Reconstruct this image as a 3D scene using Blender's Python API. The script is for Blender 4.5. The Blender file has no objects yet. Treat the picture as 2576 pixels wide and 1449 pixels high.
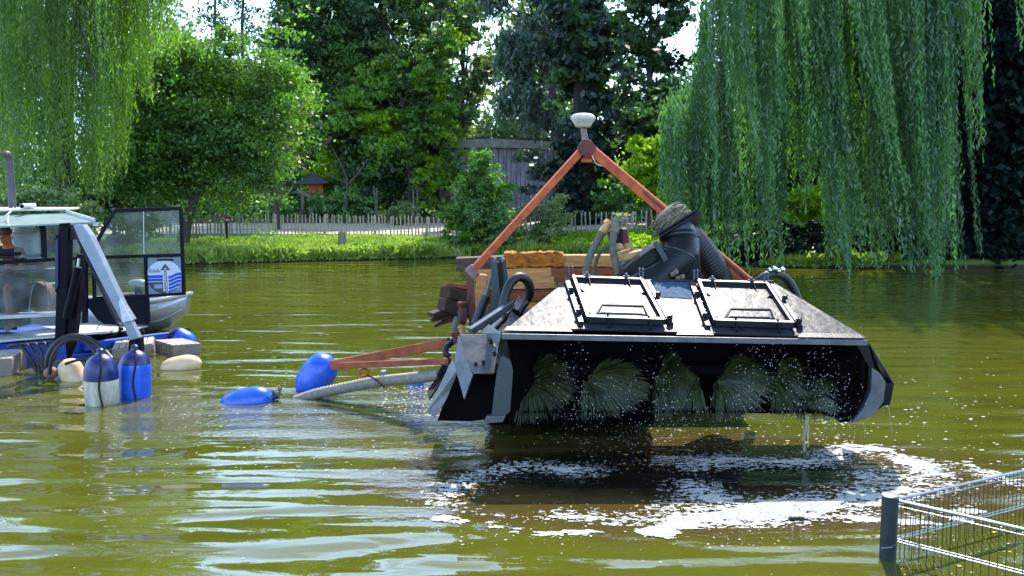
import bpy, math, random
import numpy as np
from mathutils import Vector, Matrix
from math import radians, sin, cos, pi, sqrt, atan, tan

RNG = np.random.default_rng(7)
random.seed(7)
sc = bpy.context.scene
COL = sc.collection

# ------------------------------------------------------------------ camera
H_EYE = 2.7
PITCH = atan(254.5 / 2400)
cam_d = bpy.data.cameras.new('camera')
cam_d.sensor_width = 36.0
cam_d.lens = 36.0 * 2400 / 2575
cam_d.clip_start = 0.1
cam_d.clip_end = 3000
cam = bpy.data.objects.new('camera', cam_d)
cam.location = (0, 0, H_EYE)
cam.rotation_euler = (radians(90) - PITCH, 0, 0)
COL.objects.link(cam)
sc.camera = cam

# ------------------------------------------------------------------ world, sun, exposure
SUN_AZ = radians(13)      # to the right of the viewing direction
SUN_EL = radians(50)
world = bpy.data.worlds.new('World')
sc.world = world
world.use_nodes = True
wn = world.node_tree
sky = wn.nodes.new('ShaderNodeTexSky')
sky.sky_type = 'NISHITA'
sky.sun_disc = False
sky.sun_elevation = SUN_EL
sky.sun_rotation = SUN_AZ
sky.air_density = 1.0
sky.dust_density = 0.9
sky.ozone_density = 1.6
bg = wn.nodes['Background']
bg.inputs['Strength'].default_value = 0.11
_tc = wn.nodes.new('ShaderNodeTexCoord')
_mp = wn.nodes.new('ShaderNodeMapping'); _mp.inputs['Scale'].default_value = (1, 1, 2.6)
wn.links.new(_tc.outputs['Generated'], _mp.inputs['Vector'])
_nz = wn.nodes.new('ShaderNodeTexNoise'); _nz.inputs['Scale'].default_value = 2.6; _nz.inputs['Detail'].default_value = 7
wn.links.new(_mp.outputs['Vector'], _nz.inputs['Vector'])
_rp = wn.nodes.new('ShaderNodeMapRange'); _rp.interpolation_type = 'SMOOTHSTEP'
_rp.inputs['From Min'].default_value = .28; _rp.inputs['From Max'].default_value = .50; _rp.inputs['To Max'].default_value = .95
wn.links.new(_nz.outputs['Fac'], _rp.inputs['Value'])
_mx = wn.nodes.new('ShaderNodeMix'); _mx.data_type = 'RGBA'
_sx = wn.nodes.new('ShaderNodeSeparateXYZ'); wn.links.new(_tc.outputs['Generated'], _sx.inputs[0])
_el = wn.nodes.new('ShaderNodeMapRange'); _el.interpolation_type = 'SMOOTHSTEP'
_el.inputs['From Min'].default_value = .42; _el.inputs['From Max'].default_value = .70
_el.inputs['To Min'].default_value = 1; _el.inputs['To Max'].default_value = .08
wn.links.new(_sx.outputs[2], _el.inputs['Value'])
_mu = wn.nodes.new('ShaderNodeMath'); _mu.operation = 'MULTIPLY'
wn.links.new(_rp.outputs['Result'], _mu.inputs[0]); wn.links.new(_el.outputs['Result'], _mu.inputs[1])
wn.links.new(_mu.outputs[0], _mx.inputs[0]); wn.links.new(sky.outputs['Color'], _mx.inputs[6])
_mx.inputs[7].default_value = (9.5, 14.0, 21.5, 1)
wn.links.new(_mx.outputs[2], bg.inputs['Color'])
sun_d = bpy.data.lights.new('sun', 'SUN')
sun_d.energy = 4.6
sun_d.angle = radians(0.5)
sun_d.color = (1.0, 0.95, 0.86)
sun = bpy.data.objects.new('sun', sun_d)
sdir = Vector((sin(SUN_AZ) * cos(SUN_EL), cos(SUN_AZ) * cos(SUN_EL), sin(SUN_EL)))
sun.rotation_euler = sdir.to_track_quat('Z', 'Y').to_euler()
sun.location = sdir * 60
COL.objects.link(sun)
sc.view_settings.view_transform = 'Standard'
sc.view_settings.look = 'None'
sc.view_settings.exposure = 1.0
sc.view_settings.gamma = 1.0
sc.cycles.max_bounces = 8
sc.cycles.transparent_max_bounces = 16
sc.cycles.caustics_reflective = False
sc.cycles.caustics_refractive = False

# ------------------------------------------------------------------ measuring helpers
_ct, _st = cos(PITCH), sin(PITCH)
def ray(px, py):
    u = (px - 1287.5) / 2400
    v = -(py - 724.5) / 2400
    return Vector((u, _ct + v * _st, -_st + v * _ct))
def P(px, py, D):
    r = ray(px, py)
    return Vector((0, 0, H_EYE)) + r * (D / r.y)
def G(px, py, z=0.0):
    r = ray(px, py)
    return Vector((0, 0, H_EYE)) + r * ((z - H_EYE) / r.z)
def onplane(px, py, p0, n):
    o = Vector((0, 0, H_EYE)); r = ray(px, py)
    return o + r * ((p0 - o).dot(n) / r.dot(n))
def lerp(a, b, t): return a + (b - a) * t

# ------------------------------------------------------------------ materials
MATS = {}
def srgb(h):
    h = h.lstrip('#')
    c = [int(h[i:i + 2], 16) / 255 for i in (0, 2, 4)]
    return tuple(x / 12.92 if x <= .04045 else ((x + .055) / 1.055) ** 2.4 for x in c)
def mat(name, col, rough=0.6, metal=0.0, var=0.25, vscale=3.0, bump=0.0, bscale=30.0, col2=None,
        stretch=(1, 1, 1), island=False, coat=0.0, spec=0.5, roughvar=0.0, seed=0.0):
    m = bpy.data.materials.new(name)
    m.use_nodes = True
    nt = m.node_tree; N = nt.nodes; L = nt.links
    b = N['Principled BSDF']
    tc = N.new('ShaderNodeTexCoord')
    mp = N.new('ShaderNodeMapping'); mp.inputs['Scale'].default_value = stretch
    mp.inputs['Location'].default_value = (seed, seed * 2, seed * .5)
    L.new(tc.outputs['Object'], mp.inputs['Vector'])
    nz = N.new('ShaderNodeTexNoise'); nz.inputs['Scale'].default_value = vscale
    nz.inputs['Detail'].default_value = 6; nz.inputs['Roughness'].default_value = .65
    L.new(mp.outputs['Vector'], nz.inputs['Vector'])
    rp = N.new('ShaderNodeValToRGB')
    rp.color_ramp.elements[0].position = .32; rp.color_ramp.elements[1].position = .68
    c2 = col2 if col2 else tuple(min(1, x * (1 + var)) for x in col)
    c1 = col if col2 else tuple(x * (1 - var) for x in col)
    rp.color_ramp.elements[0].color = (*c1, 1); rp.color_ramp.elements[1].color = (*c2, 1)
    if island:
        ge = N.new('ShaderNodeNewGeometry')
        mx = N.new('ShaderNodeMath'); mx.operation = 'MULTIPLY_ADD'
        mx.inputs[1].default_value = .5; L.new(ge.outputs['Random Per Island'], mx.inputs[0])
        mu = N.new('ShaderNodeMath'); mu.operation = 'MULTIPLY'; mu.inputs[1].default_value = .5
        L.new(nz.outputs['Fac'], mu.inputs[0]); L.new(mu.outputs[0], mx.inputs[2])
        L.new(mx.outputs[0], rp.inputs['Fac'])
    else:
        L.new(nz.outputs['Fac'], rp.inputs['Fac'])
    L.new(rp.outputs['Color'], b.inputs['Base Color'])
    b.inputs['Roughness'].default_value = rough
    b.inputs['Metallic'].default_value = metal
    b.inputs['Specular IOR Level'].default_value = spec
    if coat: b.inputs['Coat Weight'].default_value = coat; b.inputs['Coat Roughness'].default_value = .12
    if roughvar:
        mr = N.new('ShaderNodeMapRange')
        mr.inputs['To Min'].default_value = max(.03, rough - roughvar); mr.inputs['To Max'].default_value = min(1, rough + roughvar)
        n3 = N.new('ShaderNodeTexNoise'); n3.inputs['Scale'].default_value = vscale * 2.3; n3.inputs['Detail'].default_value = 5
        L.new(mp.outputs['Vector'], n3.inputs['Vector'])
        L.new(n3.outputs['Fac'], mr.inputs['Value']); L.new(mr.outputs['Result'], b.inputs['Roughness'])
    if bump:
        n2 = N.new('ShaderNodeTexNoise'); n2.inputs['Scale'].default_value = bscale; n2.inputs['Detail'].default_value = 5
        L.new(mp.outputs['Vector'], n2.inputs['Vector'])
        bp = N.new('ShaderNodeBump'); bp.inputs['Strength'].default_value = 1.0; bp.inputs['Distance'].default_value = bump
        L.new(n2.outputs['Fac'], bp.inputs['Height']); L.new(bp.outputs['Normal'], b.inputs['Normal'])
    MATS[name] = m
    return m

def leafmat(name, ca, cb, trans=0.45, spec=.35, tcol=None):
    m = bpy.data.materials.new(name); m.use_nodes = True
    nt = m.node_tree; N = nt.nodes; L = nt.links
    b = N['Principled BSDF']; out = N['Material Output']
    ge = N.new('ShaderNodeNewGeometry')
    tc = N.new('ShaderNodeTexCoord')
    nz = N.new('ShaderNodeTexNoise'); nz.inputs['Scale'].default_value = .45; nz.inputs['Detail'].default_value = 3
    L.new(tc.outputs['Object'], nz.inputs['Vector'])
    ad = N.new('ShaderNodeMath'); ad.operation = 'MULTIPLY_ADD'; ad.inputs[1].default_value = .55
    L.new(ge.outputs['Random Per Island'], ad.inputs[0])
    sb = N.new('ShaderNodeMapRange'); sb.inputs['From Min'].default_value = .35; sb.inputs['From Max'].default_value = .65
    sb.inputs['To Min'].default_value = 0; sb.inputs['To Max'].default_value = .45
    L.new(nz.outputs['Fac'], sb.inputs['Value']); L.new(sb.outputs['Result'], ad.inputs[2])
    mx = N.new('ShaderNodeMix'); mx.data_type = 'RGBA'
    mx.inputs[6].default_value = (*ca, 1); mx.inputs[7].default_value = (*cb, 1)
    L.new(ad.outputs[0], mx.inputs[0])
    L.new(mx.outputs[2], b.inputs['Base Color'])
    b.inputs['Roughness'].default_value = .38; b.inputs['Specular IOR Level'].default_value = spec
    tr = N.new('ShaderNodeBsdfTranslucent')
    tm = N.new('ShaderNodeMix'); tm.data_type = 'RGBA'; tm.blend_type = 'MULTIPLY'; tm.inputs[0].default_value = 1
    L.new(mx.outputs[2], tm.inputs[6]); tm.inputs[7].default_value = (*(tcol or (1.55, 2.1, .45)), 1)
    tm.clamp_result = False
    L.new(tm.outputs[2], tr.inputs['Color'])
    ms = N.new('ShaderNodeMixShader'); ms.inputs[0].default_value = trans
    L.new(b.outputs[0], ms.inputs[1]); L.new(tr.outputs[0], ms.inputs[2])
    L.new(ms.outputs[0], out.inputs['Surface'])
    MATS[name] = m
    return m

M = MATS
mat('black_steel', (.004, .0045, .006), .38, 0.0, .35, 5, .002, 40, roughvar=.12, spec=.22)
mat('hood_steel', (.026, .027, .034), .385, .0, .5, 2.5, .007, 11, roughvar=.13, spec=.075)
mat('pipe_black', (.007, .007, .008), .38, 0, .4, 5, .002, 40, roughvar=.12, spec=.25)
mat('frame_steel', (.020, .022, .027), .36, 0, .3, 6, .002, 50, roughvar=.12, spec=.22)
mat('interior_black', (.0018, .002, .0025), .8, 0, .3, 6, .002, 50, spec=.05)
mat('grey_steel', (.10, .105, .12), .42, .5, .3, 5, .002, 40, roughvar=.12)
mat('wet_plate', (.12, .12, .125), .34, .55, .35, 5, .002, 45, roughvar=.12)
mat('clevis_grey', (.035, .045, .048), .5, .1, .25, 6, .001, 40)
mat('dark_rubber', (.004, .004, .005), .5, 0, .4, 14, .002, 60, roughvar=.15)
mat('muddy_hose', (.10, .085, .06), .7, 0, .4, 9, .004, 60)
mat('sky_reflection_blue', (.03, .07, .13), .75, 0, .4, 16, .002, 50, spec=.1)
mat('rust_orange', srgb('#8f3412'), .6, 0, .35, 9, .002, 60, col2=srgb('#c4581f'))
mat('rust_dark', srgb('#4a1d16'), .6, .1, .35, 6, .003, 50, col2=srgb('#6b2c22'))
mat('drawbar_rust', srgb('#6a2c14'), .6, .15, .3, 5, .002, 50, col2=srgb('#a0532a'))
mat('red_shackle', srgb('#b23c1e'), .5)
mat('tan_paint', srgb('#a98252'), .6, 0, .3, 8, .003, 40, col2=srgb('#c79d66'))
mat('pump_steel', (.35, .33, .31), .35, .75, .4, 6, .001, 30, stretch=(6, 6, .6))
mat('canvas', srgb('#3a372e'), .85, 0, .35, 6, .01, 22, col2=srgb('#7d7665'))
mat('rope', srgb('#6f6450'), .9, 0, .4, 30, .003, 120)
mat('timber_light', srgb('#a8703a'), .8, 0, .3, 2.5, .004, 22, col2=srgb('#d19a5e'), stretch=(1, 8, 8))
mat('timber_brown', srgb('#6f3a20'), .85, 0, .3, 2.5, .006, 22, col2=srgb('#9a5a36'), stretch=(1, 8, 8))
mat('timber_rotten', srgb('#6a3208'), .9, 0, .5, 7, .03, 9, col2=srgb('#cc7a1e'), stretch=(1, 2.5, 2.5))
mat('timber_dark', srgb('#2e2220'), .85, 0, .4, 3, .004, 25, col2=srgb('#5b483c'), stretch=(1, 6, 6))
mat('scrap_wood', srgb('#1d1210'), .85, 0, .4, 3, .004, 25, col2=srgb('#4a2a1c'), stretch=(1, 6, 6))
mat('antenna_white', srgb('#b9b7aa'), .7, 0, .2, 14, .004, 70)
mat('mast_paint', srgb('#8f7d7a'), .5, 0, .4, 10, col2=srgb('#6a2c24'))
mat('bristle', (.004, .005, .002), .45, 0, .6, 3, island=True, col2=(.060, .074, .020))
mat('buoy_blue', srgb('#0d49c8'), .30, 0, .3, 5, .001, 30, spec=.6, col2=srgb('#2a63cf'), roughvar=.15)
mat('buoy_navy', srgb('#121f5c'), .35, 0, .3, 8)
mat('buoy_white', srgb('#cfccbe'), .45, 0, .2, 7, .001, 30, col2=srgb('#857f68'), stretch=(1, 1, .35))
mat('buoy_cream', srgb('#c8a479'), .5, 0, .2, 4, .001, 30, col2=srgb('#e0c49c'))
mat('deck_blue', srgb('#0a3a96'), .45, 0, .25, 3, .001, 30, coat=.2)
mat('deck_white', srgb('#b7b9bd'), .5, .2, .2, 4, .001, 20, roughvar=.1)
mat('float_block', srgb('#6f6157'), .8, 0, .25, 6, .003, 40, col2=srgb('#8d7d70'))
mat('float_top', srgb('#a49c93'), .8, 0, .2, 10, .003, 60)
mat('cab_navy', (.0016,.003,.010), .5, 0, .2, 4, spec=.14)
mat('cab_grey', srgb('#8d9aa0'), .45, .1, .2, 3, .001, 15)
mat('roof_panel', srgb('#7d918f'), .35, .2, .2, 3, .001, 12)
mat('boom_grey', srgb('#7f8896'), .42, .2, .18, 4, .001, 30)
mat('mast_black', (.0018,.0022,.005), .5, 0, .3, 5, .001, 30, spec=.12)
mat('mast_blue', srgb('#0a1a55'), .45)
mat('exhaust', srgb('#4f4b50'), .6, .4, .25, 8, .002, 40)
mat('chrome', (.6, .6, .6), .12, 1.0, .1)
mat('aluminium', (.42, .43, .45), .36, .75, .25, 3, .003, 14, roughvar=.15)
mat('boat_cream', srgb('#c9c3b4'), .6, 0, .15, 6)
mat('skin', srgb('#a55a3a'), .55, 0, .12, 6, spec=.4)
mat('hair', srgb('#4d3a2b'), .8)
mat('tshirt', srgb('#101116'), .9, 0, .2, 6, .004, 60)
mat('shorts', srgb('#2b2d33'), .9, 0, .2, 6)
mat('shoe', srgb('#77736a'), .8)
mat('logo_grey', srgb('#64788e'), .5, 0, .08)
mat('logo_pale', srgb('#b4bccd'), .5, 0, .05)
mat('logo_blue', srgb('#063aa5'), .5, 0, .05)
mat('logo_white', srgb('#dfe6f2'), .5, 0, .02)
mat('logo_dark', srgb('#2b3348'), .5, 0, .05)
mat('logo_mid', srgb('#7d8798'), .5, 0, .05)
mat('reel_brown', srgb('#7f5c4c'), .7, 0, .25, 6)
mat('green_bottle', srgb('#3f7a4a'), .3)
mat('foam', (.22, .22, .20), .5, 0, .3, 42, .008, 130, col2=(.55, .55, .53))
mat('fleck', (.50, .49, .44), .5, 0, .12, 8, island=True)
mat('leaf_litter', srgb('#b5772c'), .7, 0, .4, 8, island=True, col2=srgb('#d8b24a'))
mat('drop', (.85, .87, .9), .15, 0, .05, 5)
mat('old_wood', srgb('#5a5550'), .9, 0, .3, 5, .004, 40, col2=srgb('#8c857b'), stretch=(4, 4, .6))
mat('picket_wood', srgb('#83796b'), .9, 0, .3, 4, .003, 40, col2=srgb('#c2b7a2'), stretch=(4, 4, .6))
mat('shed_board', srgb('#5d5c68'), .9, 0, .35, 2.5, .004, 30, col2=srgb('#a3a2b0'), stretch=(5, 5, .35))
mat('shed_roof', srgb('#6f7270'), .9, 0, .25, 3, .004, 20, col2=srgb('#95988f'))
mat('felt', srgb('#3b3d42'), .9, 0, .2, 5)
mat('hut_orange', srgb('#8e3f17'), .8, 0, .25, 5, col2=srgb('#b45a28'))
mat('bark', (.045, .035, .026), .95, 0, .45, 4, .03, 12, col2=(.10, .082, .062), stretch=(3, 3, .6))
mat('bark_dark', (.012, .011, .010), .95, 0, .4, 4, .03, 12, stretch=(3, 3, .6))
mat('path_gravel', srgb('#a89d8c'), .95, 0, .15, 1.2, .006, 60, col2=srgb('#c4b9a6'))
mat('sleeper', srgb('#55483d'), .9, 0, .3, 3, .004, 30)
mat('galvanised', srgb('#8c939c'), .35, .7, .2, 8, .001, 60)
mat('wire_dark', srgb('#3b3f44'), .5, .5, .3, 20)
mat('post_green', srgb('#232d33'), .5, .1, .35, 9, .002, 40)
mat('wire_green', srgb('#21433f'), .6)
mat('rock', srgb('#6e6862'), .9, 0, .3, 4, .02, 10)
mat('blossom', srgb('#c8435a'), .7, 0, .3, 6, island=True)
leafmat('leaf_willow_sun', (.050, .11, .016), (.19, .28, .04), .48)  # sun and shade on the willows are put into separate leaf colours
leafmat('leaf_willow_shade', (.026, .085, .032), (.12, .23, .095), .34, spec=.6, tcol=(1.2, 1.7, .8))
leafmat('leaf_mid', (.030, .078, .020), (.17, .27, .07), .42, spec=.4)
leafmat('leaf_light_green', (.030, .10, .016), (.20, .33, .05), .45, spec=.6)
leafmat('leaf_silver', (.06, .11, .035), (.30, .38, .15), .4, spec=.6, tcol=(1.6, 1.8, .8))
leafmat('leaf_dark', (.014, .040, .020), (.090, .160, .07), .36, spec=.45, tcol=(1.5, 2.0, .6))
leafmat('leaf_far', (.030, .060, .025), (.19, .25, .10), .42, spec=.5, tcol=(1.6, 1.9, .7))
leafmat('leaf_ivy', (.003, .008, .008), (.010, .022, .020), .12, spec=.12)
leafmat('leaf_column', (.006, .017, .015), (.036, .066, .055), .18, spec=.4)
leafmat('leaf_willow_lit', (.045, .13, .035), (.18, .32, .10), .40, spec=.6, tcol=(1.3, 1.8, .6))
leafmat('leaf_bright', (.06, .15, .014), (.20, .32, .03), .5)
leafmat('leaf_yellow', (.15, .24, .012), (.32, .42, .03), .5)
leafmat('leaf_blue', (.020, .050, .040), (.10, .16, .115), .28, spec=.6, tcol=(1.1, 1.5, .9))
leafmat('leaf_bush', (.045, .13, .035), (.22, .36, .12), .40, spec=.6, tcol=(1.4, 1.8, .7))
leafmat('grass_blade', (.13, .22, .03), (.40, .50, .11), .4, tcol=(1.3, 1.5, .6))

# glass
def glassmat(name, dirt=.18, tint=(.75, .82, .8)):
    m = bpy.data.materials.new(name); m.use_nodes = True
    nt = m.node_tree; N = nt.nodes; L = nt.links
    out = N['Material Output']; N.remove(N['Principled BSDF'])
    t = N.new('ShaderNodeBsdfTransparent'); t.inputs[0].default_value = (*tint, 1)
    g = N.new('ShaderNodeBsdfGlossy'); g.inputs['Roughness'].default_value = .03
    d = N.new('ShaderNodeBsdfDiffuse'); d.inputs[0].default_value = (.55, .57, .55, 1)
    f = N.new('ShaderNodeFresnel'); f.inputs[0].default_value = 1.5
    m1 = N.new('ShaderNodeMixShader'); L.new(f.outputs[0], m1.inputs[0]); L.new(t.outputs[0], m1.inputs[1]); L.new(g.outputs[0], m1.inputs[2])
    tc = N.new('ShaderNodeTexCoord'); nz = N.new('ShaderNodeTexNoise'); nz.inputs['Scale'].default_value = 2.2; nz.inputs['Detail'].default_value = 8
    L.new(tc.outputs['Object'], nz.inputs['Vector'])
    mr = N.new('ShaderNodeMapRange'); mr.inputs['From Min'].default_value = .4; mr.inputs['From Max'].default_value = .75
    mr.inputs['To Min'].default_value = dirt * .35; mr.inputs['To Max'].default_value = dirt * 1.8
    L.new(nz.outputs['Fac'], mr.inputs['Value'])
    m2 = N.new('ShaderNodeMixShader'); L.new(mr.outputs['Result'], m2.inputs[0]); L.new(m1.outputs[0], m2.inputs[1]); L.new(d.outputs[0], m2.inputs[2])
    L.new(m2.outputs[0], out.inputs['Surface'])
    MATS[name] = m
glassmat('cab_glass', .13)
glassmat('door_glass', .12)
glassmat('roof_glass', .5)

def watermat():
    m = bpy.data.materials.new('pond_water'); m.use_nodes = True
    nt = m.node_tree; N = nt.nodes; L = nt.links
    b = N['Principled BSDF']
    tc = N.new('ShaderNodeTexCoord')
    def noise(scale, stretch=(1, 1, 1), detail=2, rough=.5, loc=(0, 0, 0), dist=0.0, rot=0):
        mp = N.new('ShaderNodeMapping'); mp.inputs['Scale'].default_value = stretch; mp.inputs['Location'].default_value = loc
        mp.inputs['Rotation'].default_value = (0, 0, rot)
        L.new(tc.outputs['Object'], mp.inputs['Vector'])
        n = N.new('ShaderNodeTexNoise'); n.inputs['Scale'].default_value = scale
        n.inputs['Detail'].default_value = detail; n.inputs['Roughness'].default_value = rough
        n.inputs['Distortion'].default_value = dist
        L.new(mp.outputs['Vector'], n.inputs['Vector'])
        return n.outputs['Fac']
    def mth(op, a, bb, c=None):
        n = N.new('ShaderNodeMath'); n.operation = op
        for i, v in enumerate((a, bb, c)):
            if v is None: continue
            if isinstance(v, (int, float)): n.inputs[i].default_value = v
            else: L.new(v, n.inputs[i])
        return n.outputs[0]
    # distance fields for the churned silt, the painted head shadow and the ripples that run out from the dredge head
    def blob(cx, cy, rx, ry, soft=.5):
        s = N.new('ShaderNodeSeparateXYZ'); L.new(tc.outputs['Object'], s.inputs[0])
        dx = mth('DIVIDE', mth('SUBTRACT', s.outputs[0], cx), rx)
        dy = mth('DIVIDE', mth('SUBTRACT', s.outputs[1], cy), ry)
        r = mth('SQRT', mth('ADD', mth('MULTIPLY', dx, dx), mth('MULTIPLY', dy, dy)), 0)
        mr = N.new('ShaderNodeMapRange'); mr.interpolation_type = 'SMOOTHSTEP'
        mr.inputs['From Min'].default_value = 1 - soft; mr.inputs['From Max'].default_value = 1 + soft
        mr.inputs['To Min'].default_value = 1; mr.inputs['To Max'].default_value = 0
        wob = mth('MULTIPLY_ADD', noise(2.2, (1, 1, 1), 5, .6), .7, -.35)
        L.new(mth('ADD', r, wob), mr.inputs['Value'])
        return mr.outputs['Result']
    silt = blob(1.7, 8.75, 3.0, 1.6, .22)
    head_shadow = blob(1.45, 8.85, 2.0, .75, .3)  # shadow of the head, painted near black into the water colour
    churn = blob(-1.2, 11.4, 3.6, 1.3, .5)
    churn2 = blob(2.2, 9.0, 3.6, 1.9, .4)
    # colours
    base = N.new('ShaderNodeValToRGB')
    base.color_ramp.elements[0].position = .3; base.color_ramp.elements[1].position = .7
    base.color_ramp.elements[0].color = (.060, .065, .006, 1); base.color_ramp.elements[1].color = (.084, .089, .010, 1)
    L.new(noise(.35, (1, 1.6, 1), 4, .55, (3, 1, 0)), base.inputs['Fac'])
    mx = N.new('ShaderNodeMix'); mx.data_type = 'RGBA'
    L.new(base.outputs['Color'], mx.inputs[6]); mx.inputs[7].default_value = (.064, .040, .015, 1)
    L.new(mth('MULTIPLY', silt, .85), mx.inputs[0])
    mx2 = N.new('ShaderNodeMix'); mx2.data_type = 'RGBA'
    L.new(mx.outputs[2], mx2.inputs[6]); mx2.inputs[7].default_value = (.060, .052, .016, 1)
    L.new(mth('MULTIPLY', churn, .6), mx2.inputs[0])
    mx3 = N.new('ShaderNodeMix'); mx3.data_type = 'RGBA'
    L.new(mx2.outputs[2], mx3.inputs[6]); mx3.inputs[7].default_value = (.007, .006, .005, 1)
    L.new(mth('MULTIPLY', head_shadow, .92), mx3.inputs[0])
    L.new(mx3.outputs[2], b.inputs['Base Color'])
    b.inputs['IOR'].default_value = 1.7
    b.inputs['Roughness'].default_value = .012
    b.inputs['Specular IOR Level'].default_value = .5
    # wave heights in metres
    h = mth('MULTIPLY', noise(1.0, (.46, 2.2, 1), .7, .4, (0, 0, 0), .3, radians(4)), .085)
    h = mth('ADD', h, mth('MULTIPLY', noise(1.0, (1.5, 3.6, 1), 1.5, .5, (7, 3, 0), .6, radians(-8)), .010))
    # long-range small ripples
    fine = mth('MULTIPLY', noise(1.0, (4.5, 13.0, 1), 2.0, .5, (1, 9, 0), .3, radians(3)), .0034)
    sy = N.new('ShaderNodeSeparateXYZ'); L.new(tc.outputs['Object'], sy.inputs[0])
    calm = N.new('ShaderNodeMapRange'); calm.interpolation_type = 'SMOOTHSTEP'
    calm.inputs['From Min'].default_value = 8.5; calm.inputs['From Max'].default_value = 14
    calm.inputs['To Min'].default_value = .12; calm.inputs['To Max'].default_value = 1.25
    L.new(sy.outputs[1], calm.inputs['Value'])
    h = mth('ADD', h, mth('MULTIPLY', fine, calm.outputs['Result']))
    ch = mth('ADD', churn, mth('MULTIPLY', churn2, .5))
    h = mth('ADD', h, mth('MULTIPLY', mth('MULTIPLY', noise(9, (1, 1.4, 1), 3, .6), .018), ch))
    bp = N.new('ShaderNodeBump'); bp.inputs['Strength'].default_value = 1; bp.inputs['Distance'].default_value = 1.0
    L.new(h, bp.inputs['Height']); L.new(bp.outputs['Normal'], b.inputs['Normal'])
    MATS['pond_water'] = m
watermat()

# ------------------------------------------------------------------ mesh helpers
def basis(d, up=Vector((0, 0, 1))):
    d = d.normalized()
    if abs(d.dot(up)) > .98: up = Vector((0, 1, 0))
    s = d.cross(up).normalized()
    return d, s, s.cross(d).normalized()
def smooth_path(pts, n=6):
    pts = [Vector(p) for p in pts]
    if len(pts) < 3: return pts
    q = [pts[0] * 2 - pts[1]] + pts + [pts[-1] * 2 - pts[-2]]
    out = []
    for i in range(1, len(q) - 2):
        for k in range(n):
            t = k / n
            a, b, c, d = q[i - 1], q[i], q[i + 1], q[i + 2]
            out.append(.5 * ((2 * b) + (c - a) * t + (2 * a - 5 * b + 4 * c - d) * t * t + (3 * b - a - 3 * c + d) * t ** 3))
    out.append(pts[-1])
    return out
def resample(pts, step):
    pts = [Vector(p) for p in pts]
    out = [pts[0]]; acc = 0.0
    for a, b in zip(pts[:-1], pts[1:]):
        d = (b - a).length
        if d < 1e-9: continue
        t = step - acc
        while t <= d:
            out.append(a + (b - a) * (t / d)); t += step
        acc = (acc + d) % step
    return out
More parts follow.
